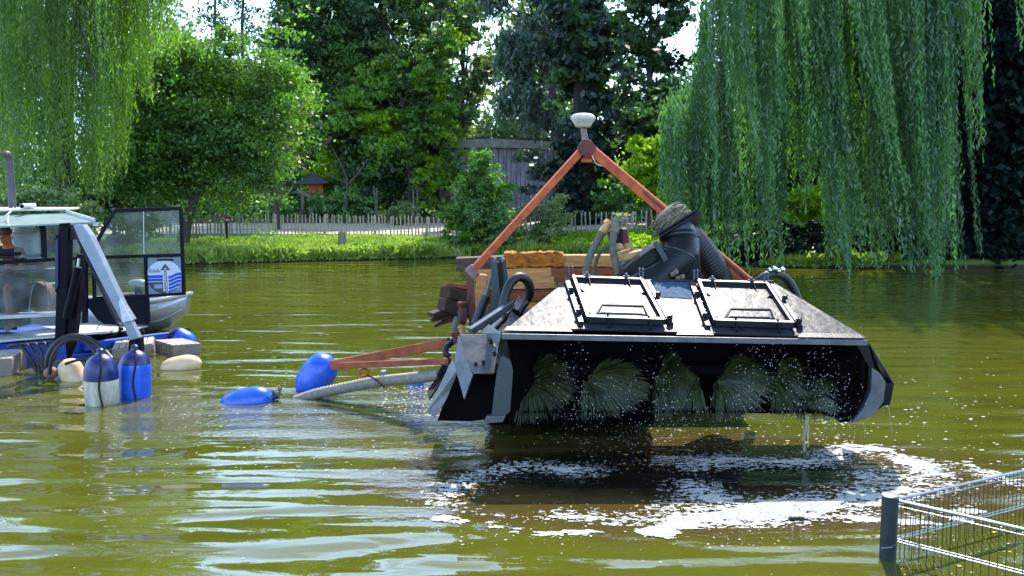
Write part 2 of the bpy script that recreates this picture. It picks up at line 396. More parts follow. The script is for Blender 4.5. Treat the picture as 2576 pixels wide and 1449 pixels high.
class MB:
    def __init__(s): s.v = []; s.f = []
    def add(s, vs, fs):
        o = len(s.v); s.v += [Vector(x) for x in vs]; s.f += [tuple(i + o for i in f) for f in fs]; return s
    def box(s, c, size, R=None):
        c = Vector(c); hx, hy, hz = [x / 2 for x in size]
        vs = [Vector((x, y, z)) for x in (-hx, hx) for y in (-hy, hy) for z in (-hz, hz)]
        if R is not None: vs = [R @ v for v in vs]
        return s.add([c + v for v in vs], [(0, 1, 3, 2), (4, 6, 7, 5), (0, 4, 5, 1), (2, 3, 7, 6), (0, 2, 6, 4), (1, 5, 7, 3)])
    def beam(s, a, b, w, h, up=Vector((0, 0, 1)), w2=None, h2=None):
        a = Vector(a); b = Vector(b); d, sd, u = basis(b - a, up)
        vs = []
        for p, ww, hh in ((a, w, h), (b, w2 or w, h2 or h)):
            for x, y in ((-1, -1), (1, -1), (1, 1), (-1, 1)): vs.append(p + sd * (x * ww / 2) + u * (y * hh / 2))
        return s.add(vs, [(0, 1, 2, 3), (7, 6, 5, 4), (0, 4, 5, 1), (1, 5, 6, 2), (2, 6, 7, 3), (3, 7, 4, 0)])
    def prism(s, pts, vec):
        pts = [Vector(p) for p in pts]; vec = Vector(vec); n = len(pts)
        fs = [tuple(range(n)), tuple(range(2 * n - 1, n - 1, -1))]
        for i in range(n): j = (i + 1) % n; fs.append((i, i + n, j + n, j))
        return s.add(pts + [p + vec for p in pts], fs)
    def plate(s, pts, t):
        pts = [Vector(p) for p in pts]
        n = Vector((0, 0, 0))
        for i in range(len(pts)): n += pts[i].cross(pts[(i + 1) % len(pts)])
        n.normalize()
        return s.prism([p - n * t / 2 for p in pts], n * t)
    def tube(s, pts, r, n=10, cap=True):
        pts = [Vector(p) for p in pts]
        rs = r if isinstance(r, (list, tuple)) else [r] * len(pts)
        vs = []; fs = []
        d0, sd, u = basis(pts[1] - pts[0])
        for i, p in enumerate(pts):
            d = (pts[min(i + 1, len(pts) - 1)] - pts[max(i - 1, 0)]).normalized()
            sd = (sd - d * sd.dot(d)).normalized(); u = sd.cross(d)
            for k in range(n):
                a = 2 * pi * k / n; vs.append(p + (sd * cos(a) + u * sin(a)) * rs[i])
        m = len(pts)
        for i in range(m - 1):
            for k in range(n):
                k2 = (k + 1) % n; fs.append((i * n + k, i * n + k2, (i + 1) * n + k2, (i + 1) * n + k))
        if cap: fs.append(tuple(range(n - 1, -1, -1))); fs.append(tuple((m - 1) * n + k for k in range(n)))
        return s.add(vs, fs)
    def lathe(s, base, axis, prof, n=18):
        base = Vector(base); d, sd, u = basis(Vector(axis)); vs = []; fs = []
        for h, r in prof:
            for k in range(n):
                a = 2 * pi * k / n; vs.append(base + d * h + (sd * cos(a) + u * sin(a)) * max(r, 1e-4))
        m = len(prof)
        for i in range(m - 1):
            for k in range(n):
                k2 = (k + 1) % n; fs.append((i * n + k, i * n + k2, (i + 1) * n + k2, (i + 1) * n + k))
        fs.append(tuple(range(n - 1, -1, -1))); fs.append(tuple((m - 1) * n + k for k in range(n)))
        return s.add(vs, fs)
    def ball(s, c, r, n=8, sc_=(1, 1, 1)):
        c = Vector(c); vs = [c + Vector((0, 0, r * sc_[2]))]; fs = []
        for i in range(1, n):
            t = pi * i / n
            for k in range(n):
                a = 2 * pi * k / n
                vs.append(c + Vector((sin(t) * cos(a) * r * sc_[0], sin(t) * sin(a) * r * sc_[1], cos(t) * r * sc_[2])))
        vs.append(c - Vector((0, 0, r * sc_[2])))
        for k in range(n): fs.append((0, 1 + k, 1 + (k + 1) % n))
        for i in range(n - 2):
            for k in range(n):
                a = 1 + i * n + k; b = 1 + i * n + (k + 1) % n; fs.append((a, a + n, b + n, b))
        l = len(vs) - 1; o = 1 + (n - 2) * n
        for k in range(n): fs.append((o + k, l, o + (k + 1) % n))
        return s.add(vs, fs)
    def build(s, name, m, parent=None, smooth=False, bevel=0, loc=None, **props):
        base = Vector((0, 0, 0))
        if parent is not None:
            p = parent
            while p is not None: base += p.location; p = p.parent
        elif loc is not None: base = Vector(loc)
        me = bpy.data.meshes.new(name)
        me.from_pydata([tuple(v - base) for v in s.v], [], s.f)
        me.materials.append(MATS[m])
        import bmesh
        bm = bmesh.new(); bm.from_mesh(me); bmesh.ops.recalc_face_normals(bm, faces=bm.faces); bm.to_mesh(me); bm.free()
        if smooth:
            me.shade_smooth(); me.set_sharp_from_angle(angle=radians(38))
        o = bpy.data.objects.new(name, me); COL.objects.link(o)
        if parent is not None: o.parent = parent
        elif loc is not None: o.location = base
        if bevel:
            bv = o.modifiers.new('bevel', 'BEVEL'); bv.width = bevel; bv.segments = 2; bv.limit_method = 'ANGLE'
        for k, v in props.items(): o[k] = v
        return o
def thing(name, label, cat, loc=(0, 0, 0), group=None):
    o = bpy.data.objects.new(name, None); COL.objects.link(o); o.location = loc
    o.empty_display_size = .2
    o['label'] = label; o['category'] = cat
    if group: o['group'] = group
    return o
def quads_obj(name, V, m, parent=None, base=(0, 0, 0), **props):
    """V: (N,4,3) world coordinates"""
    V = np.asarray(V, dtype=np.float32).reshape(-1, 3) - np.asarray(base, dtype=np.float32)
    n = len(V) // 4
    me = bpy.data.meshes.new(name)
    me.vertices.add(len(V)); me.vertices.foreach_set('co', V.ravel())
    me.loops.add(len(V)); me.loops.foreach_set('vertex_index', np.arange(len(V), dtype=np.int32))
    me.polygons.add(n); me.polygons.foreach_set('loop_start', np.arange(0, 4 * n, 4, dtype=np.int32))
    me.update(calc_edges=True)
    me.materials.append(MATS[m])
    o = bpy.data.objects.new(name, me); COL.objects.link(o)
    if parent is not None: o.parent = parent
    elif base is not None: o.location = tuple(float(x) for x in base)
    for k, v in props.items(): o[k] = v
    return o
def grid_obj(name, xs, ys, zf, m, **props):
    X, Y = np.meshgrid(xs, ys); Z = zf(X, Y)
    V = np.stack([X, Y, Z], -1).reshape(-1, 3)
    nx, ny = len(xs), len(ys)
    idx = np.arange(nx * ny).reshape(ny, nx)
    F = np.stack([idx[:-1, :-1], idx[:-1, 1:], idx[1:, 1:], idx[1:, :-1]], -1).reshape(-1, 4)
    me = bpy.data.meshes.new(name)
    me.vertices.add(len(V)); me.vertices.foreach_set('co', V.astype(np.float32).ravel())
    me.loops.add(F.size); me.loops.foreach_set('vertex_index', F.astype(np.int32).ravel())
    me.polygons.add(len(F)); me.polygons.foreach_set('loop_start', np.arange(0, F.size, 4, dtype=np.int32))
    me.update(calc_edges=True); me.shade_smooth()
    me.materials.append(MATS[m])
    o = bpy.data.objects.new(name, me); COL.objects.link(o)
    for k, v in props.items(): o[k] = v
    return o
# value noise in numpy
_perm = RNG.random((256, 256))
def vnoise(x, y):
    xi = np.floor(x).astype(int); yi = np.floor(y).astype(int); fx = x - xi; fy = y - yi
    fx = fx * fx * (3 - 2 * fx); fy = fy * fy * (3 - 2 * fy)
    g = lambda a, b: _perm[a % 256, b % 256]
    return (g(xi, yi) * (1 - fx) + g(xi + 1, yi) * fx) * (1 - fy) + (g(xi, yi + 1) * (1 - fx) + g(xi + 1, yi + 1) * fx) * fy
def fbm(x, y, o=4):
    s = 0; a = .5; t = 0
    for i in range(o): s = s + a * vnoise(x * 2 ** i + 17 * i, y * 2 ** i + 31 * i); t += a; a *= .55
    return s / t

# ------------------------------------------------------------------ ground and water
_bx = [-80, -30, -11.2, -5.6, -2, 2, 5.2, 7.2, 11, 18, 30, 80]
_by = [31, 32, 33.3, 35.3, 36.6, 36.0, 35.6, 32.6, 31.6, 31.6, 31.2, 30]
def bank(X): return np.interp(X, _bx, _by) + (fbm(np.asarray(X) * .9, np.asarray(X) * 0 + 3.3) - .5) * .7
def gz(X, Y):
    X = np.asarray(X, float); Y = np.asarray(Y, float)
    d = Y - bank(X)
    top = .67 + .33 * np.clip((X - 0) / 4, 0, 1) + .25 * np.clip((X - 6) / 6, 0, 1)
    rise = np.where(d < 0, np.maximum(-1.2, d * 3.0 - .05), .22 * np.clip(d / .10, 0, 1) + (top - .22) * np.clip((d - .1) / 6.0, 0, 1) ** .85)
    far = .5 * np.clip((Y - 54) / 20, 0, 1) + 1.2 * np.clip((Y - 75) / 60, 0, 1)
    z = rise + np.where(d > 0, far, 0)
    z = z + np.where(d > .5, (fbm(X * .7, Y * .7, 3) - .5) * .10, 0) * (Y < 39) 
    side = np.clip((np.abs(X) - 55) / 3, 0, 1) * 2.0
    z = np.maximum(z, -1.2 + side)
    near = np.clip((2.0 - Y) / 1.2, 0, 1) * 2.2 - 1.2
    return np.maximum(z, near)
def dense(a, b, lo, hi, fine, coarse):
    xs = list(np.arange(lo, hi, fine))
    l = []; x = lo; st = coarse * .1
    while x > a: st *= 1.35; x -= st; l.append(x)
    r = []; x = xs[-1]; st = coarse * .1
    while x < b: st *= 1.35; x += st; r.append(x)
    return np.array(sorted(l) + xs + r)
def groundmat():
    m = mat('ground_soil', (.06, .10, .014), .95, 0, .3, .5, .05, 5, col2=(.15, .20, .03))
def _mud(m):
    nt = m.node_tree; N = nt.nodes; L = nt.links; b = N['Principled BSDF']
    src = b.inputs['Base Color'].links[0].from_socket
    g = N.new('ShaderNodeNewGeometry'); sp = N.new('ShaderNodeSeparateXYZ'); L.new(g.outputs['Position'], sp.inputs[0])
    mr = N.new('ShaderNodeMapRange'); mr.inputs['From Min'].default_value = .08; mr.inputs['From Max'].default_value = .16
    L.new(sp.outputs[2], mr.inputs['Value'])
    mx = N.new('ShaderNodeMix'); mx.data_type = 'RGBA'; mx.inputs[6].default_value = (.018, .014, .008, 1)
    L.new(mr.outputs['Result'], mx.inputs[0]); L.new(src, mx.inputs[7]); L.new(mx.outputs[2], b.inputs['Base Color'])
groundmat(); _mud(MATS['ground_soil'])
grid_obj('ground', dense(-900, 900, -26, 26, .3, 3), np.array(sorted(set(list(dense(-300, 1500, 30.0, 46, .16, 3)) + [0.2, .8, 1.4, 2.0, 2.6, 10, 20]))), gz, 'ground_soil', kind='structure')
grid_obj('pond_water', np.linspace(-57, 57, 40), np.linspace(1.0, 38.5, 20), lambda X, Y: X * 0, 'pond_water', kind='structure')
grid_obj('path', np.linspace(-22, 7.4, 60), np.linspace(40.7, 53.0, 40), lambda X, Y: gz(X, Y) + .03, 'path_gravel', kind='structure')

# ------------------------------------------------------------------ foliage generators
def rand_dirs(n):
    v = RNG.normal(size=(n, 3)); return v / np.linalg.norm(v, axis=1, keepdims=True)
def leaves(C, size, long_=1.6, updir=None, wob=1.0):
    """diamond leaves around centres C"""
    n = len(C)
    s = size * (0.6 + .8 * RNG.random(n))
    if updir is None: a = rand_dirs(n)
    else:
        a = updir + RNG.normal(size=(n, 3)) * wob; a /= np.linalg.norm(a, axis=1, keepdims=True)
    b = np.cross(a, rand_dirs(n)); b /= (np.linalg.norm(b, axis=1, keepdims=True) + 1e-9)
    l = (a * (s * long_ / 2)[:, None]); w = (b * (s / 2)[:, None])
    bend = rand_dirs(n) * (s * .12)[:, None]
    return np.stack([C - l, C + w + bend, C + l, C - w + bend], 1)
def crown_pts(ells, n, D, clump=.55, hollow=.45, depth=1.0):
    """ells: (px,py,rx,ry) at distance D -> leaf centres gathered in clumps"""
    k = D / 2400.0
    vol = np.array([e[2] * e[3] for e in ells], float); vol /= vol.sum()
    out = []
    for e, w in zip(ells, vol):
        m = int(n * w)
        c = np.array(P(e[0], e[1], D + (e[4] if len(e) > 4 else 0)))
        rx, rz = e[2] * k, e[3] * k; ry = (rx + rz) / 2 * depth
        per = 300
        nc = max(5, m // per)
        d = rand_dirs(nc); r = (hollow + (1 - hollow) * RNG.random(nc) ** .6) * (.66 + .62 * RNG.random(nc) ** 1.4)
        cc = c + d * r[:, None] * np.array([rx, ry, rz])
        gate = fbm(cc[:, 0] * .6 + cc[:, 1] * .2, cc[:, 2] * .7 + cc[:, 1] * .2, 3); keep = gate < .58
        if keep.sum() > 4: cc = cc[keep]
        nc = len(cc)
        cs = clump * (.7 + 1.1 * RNG.random(nc))
        idx = RNG.integers(0, nc, m)
        # each bough: a flattened, tilted spray made of smaller tufts
        nt = 9
        tuf = RNG.normal(size=(nc, nt, 3)) * np.array([.75, .75, .30])
        tilt = RNG.normal(size=(nc, 2)) * .35
        ti = RNG.integers(0, nt, m)
        off = tuf[idx, ti] * cs[idx][:, None]
        off[:, 2] += off[:, 0] * tilt[idx, 0] + off[:, 1] * tilt[idx, 1] - .25 * (off[:, 0] ** 2 + off[:, 1] ** 2) / (cs[idx] + .2)
        off += RNG.normal(size=(m, 3)) * np.array([.26, .26, .13]) * cs[idx][:, None]
        out.append(cc[idx] + off)
    return np.concatenate(out)
def limbs(mb, path, r0, r1, targets, rl=.06, n=7):
    pts = smooth_path(path, 4)
    k = len(pts)
    mb.tube(pts, [lerp(r0, r1, (i / (k - 1)) ** .8) for i in range(k)], n)
    for t in targets:
        t = Vector(t)
        i = int(k * random.uniform(.35, .9)); a = pts[min(i, k - 1)]
        mid = a.lerp(t, .5) + Vector((random.uniform(-.3, .3), random.uniform(-.3, .3), random.uniform(.1, .5)))
        q = smooth_path([a, mid, t], 4)
        mb.tube(q, [lerp(rl, rl * .25, j / (len(q) - 1)) for j in range(len(q))], 5)
def tree(label, trunk_px, D, ells, n, size, leaf, name='broadleaf_tree', cat='tree', r0=.22, r1=.06, bark='bark', clump=.55,
         hollow=.45, group=None, nl=8, long_=1.6, depth=1.0, updir=None, wob=1.0, rl=.06, leaf2=None, th=.53):
    base = P(*trunk_px[0], D); base.z = float(gz(base.x, base.y)) - .05
    t = thing(name, label, cat, base, group)
    path = [base] + [P(x, y, D) for x, y in trunk_px[1:]]
    mb = MB()
    tg = [P(e[0] + random.uniform(-.6, .6) * e[2], e[1] + random.uniform(-.6, .6) * e[3], D) for e in (ells * 4)[:nl]]
    limbs(mb, path, r0, r1, tg, rl)
    mb.build('trunk', bark, t, smooth=True)
    C = crown_pts(ells, n, D, clump, hollow, depth)
    if leaf2:
        sel = fbm(C[:, 0] * .75 + 11, C[:, 2] * .75 + C[:, 1] * .3, 3) + RNG.normal(size=len(C)) * .03 > th
        quads_obj('foliage', leaves(C[sel], size, long_, updir, wob), leaf2, t, base)
        C = C[~sel]
    quads_obj('crown', leaves(C, size, long_, updir, wob), leaf, t, base)
    return t

# ------------------------------------------------------------------ trees and shrubs of the far bank
tree('leaning tree with wide green crown beside the open cab door', [(458, 612), (474, 540), (500, 480), (545, 420), (590, 330)], 36.5,
     [(540, 250, 175, 130), (595, 380, 95, 100), (430, 340, 105, 110), (410, 440, 90, 70), (560, 160, 130, 60), (360, 280, 60, 90), (350, 400, 90, 80), (300, 440, 60, 50), (500, 430, 80, 40), (250, 400, 50, 60), (665, 350, 40, 60), (630, 440, 60, 35), (470, 110, 50, 30), (700, 170, 45, 30), (410, 250, 90, 60), (660, 240, 80, 90), (400, 190, 80, 70)], 88000, .088, 'leaf_mid', r0=.26, r1=.08, nl=22, leaf2='leaf_light_green', th=.53, clump=.7, hollow=.3)
tree('pale silvery leafed tree behind the leaning tree left of the hut', [(700, 570), (690, 480), (660, 380)], 45,
     [(660, 330, 80, 120), (650, 220, 90, 80), (650, 430, 45, 50), (685, 485, 25, 20), (620, 330, 70, 90)], 34000, .095, 'leaf_silver', r0=.14, nl=10, clump=.4)
tree('tall dark broadleaf tree rising above the small hut', [(985, 560), (985, 400), (975, 200), (960, 0), (950, -140)], 57,
     [(860, 40, 150, 110), (930, 370, 120, 120), (1010, 250, 120, 120), (1080, 380, 70, 90), (830, 170, 100, 100), (1020, -40, 140, 90), (860, 300, 80, 90), (930, -110, 170, 55), (815, 400, 60, 60, 3.5), (905, 460, 70, 35), (1060, 465, 70, 35), (760, 90, 60, 60)],
     84000, .17, 'leaf_dark', r0=.34, r1=.1, nl=18, clump=.9, rl=.1, leaf2='leaf_mid', th=.56)
tree('sunlit front boughs of the tall dark tree in a lighter leaf colour', [(1030, 560), (1030, 450), (1015, 300), (1000, 200)], 54.2,  # sun on the dark tree's front boughs, put into lighter leaves
     [(960, 190, 75, 60), (1060, 170, 75, 60), (1000, 270, 100, 55), (1110, 110, 35, 40), (890, 250, 50, 60), (1090, 300, 60, 60), (1090, 440, 45, 60), (1010, 360, 90, 60)], 22000, .16, 'leaf_light_green', r0=.12, nl=10, clump=.6, leaf2='leaf_yellow', th=.60)
tree('airy birch with thin foliage behind the wooden shed', [(1160, 560), (1165, 300), (1160, 60), (1150, -120)], 62,
     [(1160, 60, 110, 120), (1190, 230, 90, 90), (1240, -60, 110, 100), (1150, 300, 60, 60)], 22000, .16, 'leaf_silver', name='birch_tree', r0=.16, nl=20, hollow=.15, rl=.06)
tree('ivy covered dark trunk like a black column behind the orange frame', [(1470, 560), (1470, 300), (1475, 0), (1480, -500)], 44,
     [(1470, 480, 75, 90), (1475, 350, 85, 110), (1465, 200, 85, 120), (1480, 60, 80, 120), (1490, -90, 75, 130), (1490, -260, 75, 140), (1490, -430, 70, 120), (1440, 420, 60, 80)],
     40000, .20, 'leaf_column', name='ivy_clad_tree', leaf2='leaf_dark', th=.66, r0=.7, r1=.3, bark='bark_dark', clump=.55, nl=4)
tree('airy dark tree with sky between its branches near the right willow', [(1632, 560), (1632, 300), (1635, 100), (1640, -200)], 58,
     [(1640, 120, 85, 120), (1620, -40, 100, 110), (1700, 20, 60, 100), (1580, 60, 60, 110), (1600, 260, 70, 60)], 13000, .20, 'leaf_dark', r0=.2, nl=22, hollow=.15, rl=.07)
tree('dark cedar with level branches beside the right willow', [(1720, 560), (1722, 380), (1725, 230)], 50,
     [(1700, 250, 80, 30), (1720, 310, 100, 35), (1700, 370, 100, 35), (1640, 330, 80, 60)], 14000, .2, 'leaf_dark', name='cedar_tree', r0=.2, nl=10)
tree('yellow green shrub glowing beside the right willow', [(1630, 560), (1635, 480), (1640, 420)], 41,
     [(1640, 375, 50, 32), (1620, 420, 50, 40), (1660, 460, 45, 60), (1600, 410, 30, 25)], 6500, .13, 'leaf_yellow', name='shrub', cat='shrub', r0=.07, r1=.02, nl=8, rl=.03, clump=.4)
tree('green shrub under the yellow green one behind the picket fence', [(1600, 570), (1600, 520), (1600, 480)], 42.5,
     [(1580, 490, 65, 40), (1650, 520, 50, 40), (1530, 500, 30, 30)], 6000, .13, 'leaf_bush', name='shrub', cat='shrub', r0=.06, r1=.02, nl=6, rl=.03, clump=.4)

def weeping(label, trunk_px, D, ells, nstrand, leafm, length=(.5, 2.0), size=.16, name='weeping_conifer'):
    base = P(*trunk_px[0], D); base.z = float(gz(base.x, base.y)) - .05
    t = thing(name, label, 'tree', base)
    mb = MB(); tg = [P(e[0] + random.uniform(-.5, .5) * e[2], e[1] - .3 * e[3], D) for e in (ells * 5)[:16]]
    limbs(mb, [base] + [P(x, y, D) for x, y in trunk_px[1:]], .3, .1, tg, .08)
    mb.build('trunk', 'bark', t, smooth=True)
    S = crown_pts(ells, nstrand, D, .4, .3)
    L = RNG.uniform(*length, nstrand)[:len(S)]
    C = []; A = []
    m = 16
    tt = np.linspace(0, 1, m)
    sw = RNG.normal(size=(len(S), 2)) * .18
    for k in range(m):
        q = S.copy(); q[:, 2] -= L * tt[k]; q[:, :2] += sw * tt[k] ** 2 * 2 + RNG.normal(size=(len(S), 2)) * .06
        C.append(q)
    C = np.concatenate(C)
    U = np.tile(np.array([0, 0, -1.0]), (len(C), 1))
    quads_obj('crown', leaves(C, size * .55, 2.6, U, .7), leafm, t, base)
weeping('grey green weeping conifer hanging over the wooden shed', [(1400, 560), (1395, 300), (1370, 0), (1350, -350)], 52.5,
        [(1330, -10, 100, 110), (1300, 140, 80, 70), (1340, 225, 90, 40), (1395, 270, 50, 40), (1350, -200, 110, 120), (1345, -400, 90, 130), (1400, 60, 60, 110)], 1900, 'leaf_blue', size=.22)

def conifer(px, D, top, label, lean=0):
    base = P(px, 560, D); base.z = float(gz(base.x, base.y)) - .05
    t = thing('larch_tree', label, 'tree', base, 'thin larches in the sky gap')
    tp = P(px + lean, top, D)
    mb = MB(); pts = [base.lerp(tp, i / 12) + Vector((random.uniform(-.06, .06), 0, 0)) for i in range(13)]
    mb.tube(pts, [lerp(.19, .04, i / 12) for i in range(13)], 7)
    C = []
    Ht = (tp - base).length
    for i in range(70):
        f = .38 + .62 * i / 70 + random.uniform(-.01, .01)
        a = base.lerp(tp, min(f, 1)); ang = random.uniform(0, 2 * pi)
        ln = random.uniform(1.0, 2.6) * (1.25 - f * .6)
        d = Vector((cos(ang), sin(ang), -.12))
        q = smooth_path([a, a + d * ln * .5 + Vector((0, 0, -.12 * ln)), a + d * ln + Vector((0, 0, -.05))], 4)
        mb.tube(q, [.028 * (1 - .8 * j / (len(q) - 1)) for j in range(len(q))], 4)
        for p in resample(q, .12)[2:]:
            for _ in range(4):
                C.append(np.array(p) + RNG.normal(size=3) * np.array([.10, .10, .13]) + np.array([0, 0, -.1]))
    mb.build('trunk', 'bark', t, smooth=True)
    C = np.array(C); U = np.tile(np.array([0, 0, -1.0]), (len(C), 1))
    quads_obj('crown', leaves(C, .10, 2.2, U, .8), 'leaf_dark', t, base)
conifer(540, 60, -160, 'left thin bare trunked larch against the bright sky', 2)
conifer(606, 58, -190, 'middle thin bare trunked larch against the bright sky', 6)
conifer(722, 64, -130, 'right thin bare trunked larch against the bright sky', -3)

# bushes on the bank
tree('round dense green bush at the water left of the orange frame', [(1205, 645), (1205, 590), (1210, 540)], 36.9,
     [(1200, 590, 62, 50), (1195, 525, 66, 50), (1250, 500, 50, 40), (1180, 475, 36, 30), (1212, 425, 20, 34), (1262, 560, 42, 50), (1160, 545, 28, 34)], 42000, .075, 'leaf_bush', name='bush', cat='bush', r0=.10, r1=.03, nl=14, rl=.03, clump=.26, hollow=.25, leaf2='leaf_light_green', th=.56)
tree('loose pale leafed bush in the middle of the orange frame', [(1360, 635), (1360, 580), (1365, 540)], 37.6,
     [(1345, 575, 42, 40), (1375, 530, 30, 32), (1325, 525, 26, 30), (1395, 590, 36, 30), (1412, 550, 24, 16)], 7000, .07, 'leaf_silver', name='bush', cat='bush', r0=.05, r1=.02, nl=16, rl=.02, clump=.3, hollow=.2)
tree('light green drooping shrub behind the cab roof', [(110, 600), (112, 550), (120, 520)], 30.5,
     [(110, 510, 70, 45), (60, 540, 60, 50), (170, 545, 50, 45)], 12000, .09, 'leaf_silver', name='shrub', cat='shrub', r0=.06, r1=.02, nl=6, rl=.03, clump=.35)
tree('dark green holly between the cab roof and the leaning tree', [(285, 600), (285, 560), (285, 520)], 38,
     [(270, 520, 80, 50), (350, 540, 70, 40), (200, 500, 60, 60)], 12000, .12, 'leaf_dark', name='shrub', cat='shrub', r0=.07, r1=.02, nl=6, rl=.03, clump=.4)
tree('clipped round shrub right of the small hut', [(850, 545), (850, 530), (850, 515)], 54, [(850, 515, 62, 22), (900, 505, 40, 25)], 5000, .16, 'leaf_bush', name='shrub', cat='shrub', r0=.05, r1=.02, nl=4, rl=.03)
tree('yellow green shrub behind the small hut', [(870, 545), (868, 500), (860, 450)], 57, [(870, 470, 60, 25), (840, 400, 40, 50), (905, 500, 35, 20), (820, 430, 30, 30)], 5000, .17, 'leaf_yellow', name='shrub', cat='shrub', r0=.07, r1=.02, nl=8, rl=.04, bark='bark_dark')
tree('low pale green shrub by the tall enclosure posts', [(660, 545), (660, 530), (660, 510)], 54, [(650, 515, 55, 22), (720, 525, 40, 18), (560, 500, 30, 40), (500, 520, 30, 30)], 5000, .14, 'leaf_bush', name='shrub', cat='shrub', r0=.05, r1=.02, nl=4, rl=.03)
tree('small grey leafed sapling beside the double fence post', [(1005, 560), (1005, 530), (1005, 510)], 50, [(1005, 530, 18, 26)], 1100, .12, 'leaf_silver', name='sapling', cat='sapling', r0=.03, r1=.01, nl=3, rl=.02, clump=.3)
tree('bright backlit lime green tree left of the tall dark tree', [(775, 560), (772, 420), (765, 320)], 58, [(765, 300, 45, 80), (740, 230, 50, 50), (800, 320, 35, 40)], 14000, .15, 'leaf_yellow', r0=.12, nl=6)
tree('yellow shrub with red blossom under the right willow', [(2050, 570), (2050, 540), (2050, 520)], 40, [(2055, 515, 45, 38), (1995, 545, 30, 20)], 3500, .12, 'leaf_yellow', name='shrub', cat='shrub', r0=.05, r1=.02, nl=4, rl=.03)
tree('lime bush showing through the right willow curtain', [(1950, 560), (1945, 420), (1940, 330)], 44, [(1930, 330, 50, 60), (1960, 400, 60, 70), (2060, 380, 60, 60)], 6000, .16, 'leaf_mid', name='shrub', cat='shrub', r0=.08, r1=.02, nl=6, rl=.04)
# dense dark backing right of centre, below and behind the willow
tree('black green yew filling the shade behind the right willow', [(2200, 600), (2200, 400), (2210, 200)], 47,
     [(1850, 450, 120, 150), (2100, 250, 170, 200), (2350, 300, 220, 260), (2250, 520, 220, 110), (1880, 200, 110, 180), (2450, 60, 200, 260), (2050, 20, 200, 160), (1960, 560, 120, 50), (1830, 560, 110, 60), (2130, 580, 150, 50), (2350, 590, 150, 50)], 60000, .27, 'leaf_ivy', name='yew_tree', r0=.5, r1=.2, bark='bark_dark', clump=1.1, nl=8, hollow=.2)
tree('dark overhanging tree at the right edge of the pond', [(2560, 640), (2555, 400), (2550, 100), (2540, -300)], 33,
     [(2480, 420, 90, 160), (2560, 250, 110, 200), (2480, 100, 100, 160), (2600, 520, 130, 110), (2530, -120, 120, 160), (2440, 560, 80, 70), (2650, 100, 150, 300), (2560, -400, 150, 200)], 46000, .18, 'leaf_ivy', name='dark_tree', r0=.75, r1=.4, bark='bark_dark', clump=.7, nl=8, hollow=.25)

def far_wood():
    C = []
    for k in range(80):
        X = random.uniform(-48, 62); Y = random.uniform(66, 92)
        pxx = 1287 + 2400 * X / Y
        topy = 330 if (480 < pxx < 760 or 1080 < pxx < 1300 or 1540 < pxx < 1760) else random.uniform(-100, 250)
        if 380 < pxx < 1250: topy = max(topy, 60)
        if pxx > 1760 or pxx < 380: topy = random.uniform(-700, 0)
        ht = H_EYE + (470 - topy) / 2400 * Y
        r = random.uniform(2.4, 3.8)
        nb = max(3, int(ht / 2.4))
        for j in range(nb):
            c = np.array([X + random.uniform(-1.5, 1.5), Y + random.uniform(-1, 1), ht * (j + .5) / nb])
            m = 330
            d = rand_dirs(m) * (r * (.45 + .55 * RNG.random(m)))[:, None] * np.array([1, .8, .8])
            d += (rand_dirs(m)) * .5
            C.append(c + d)
    C = np.concatenate(C)
    quads_obj('far_wood', leaves(C, .34, 1.5), 'leaf_far', None, (0, 75, 0), kind='stuff')
    # undergrowth behind the path
    C = []
    for k in range(150):
        X = random.uniform(-30, 34); Y = random.uniform(57.5, 64)
        c = np.array([X, Y, random.uniform(1.2, 3.6)]); m = 150
        C.append(c + rand_dirs(m) * (1.7 * (.4 + .6 * RNG.random(m)))[:, None] + RNG.normal(size=(m, 3)) * .25)
    quads_obj('undergrowth', leaves(np.concatenate(C), .26, 1.5), 'leaf_dark', None, (0, 60, 0), kind='stuff')
far_wood()

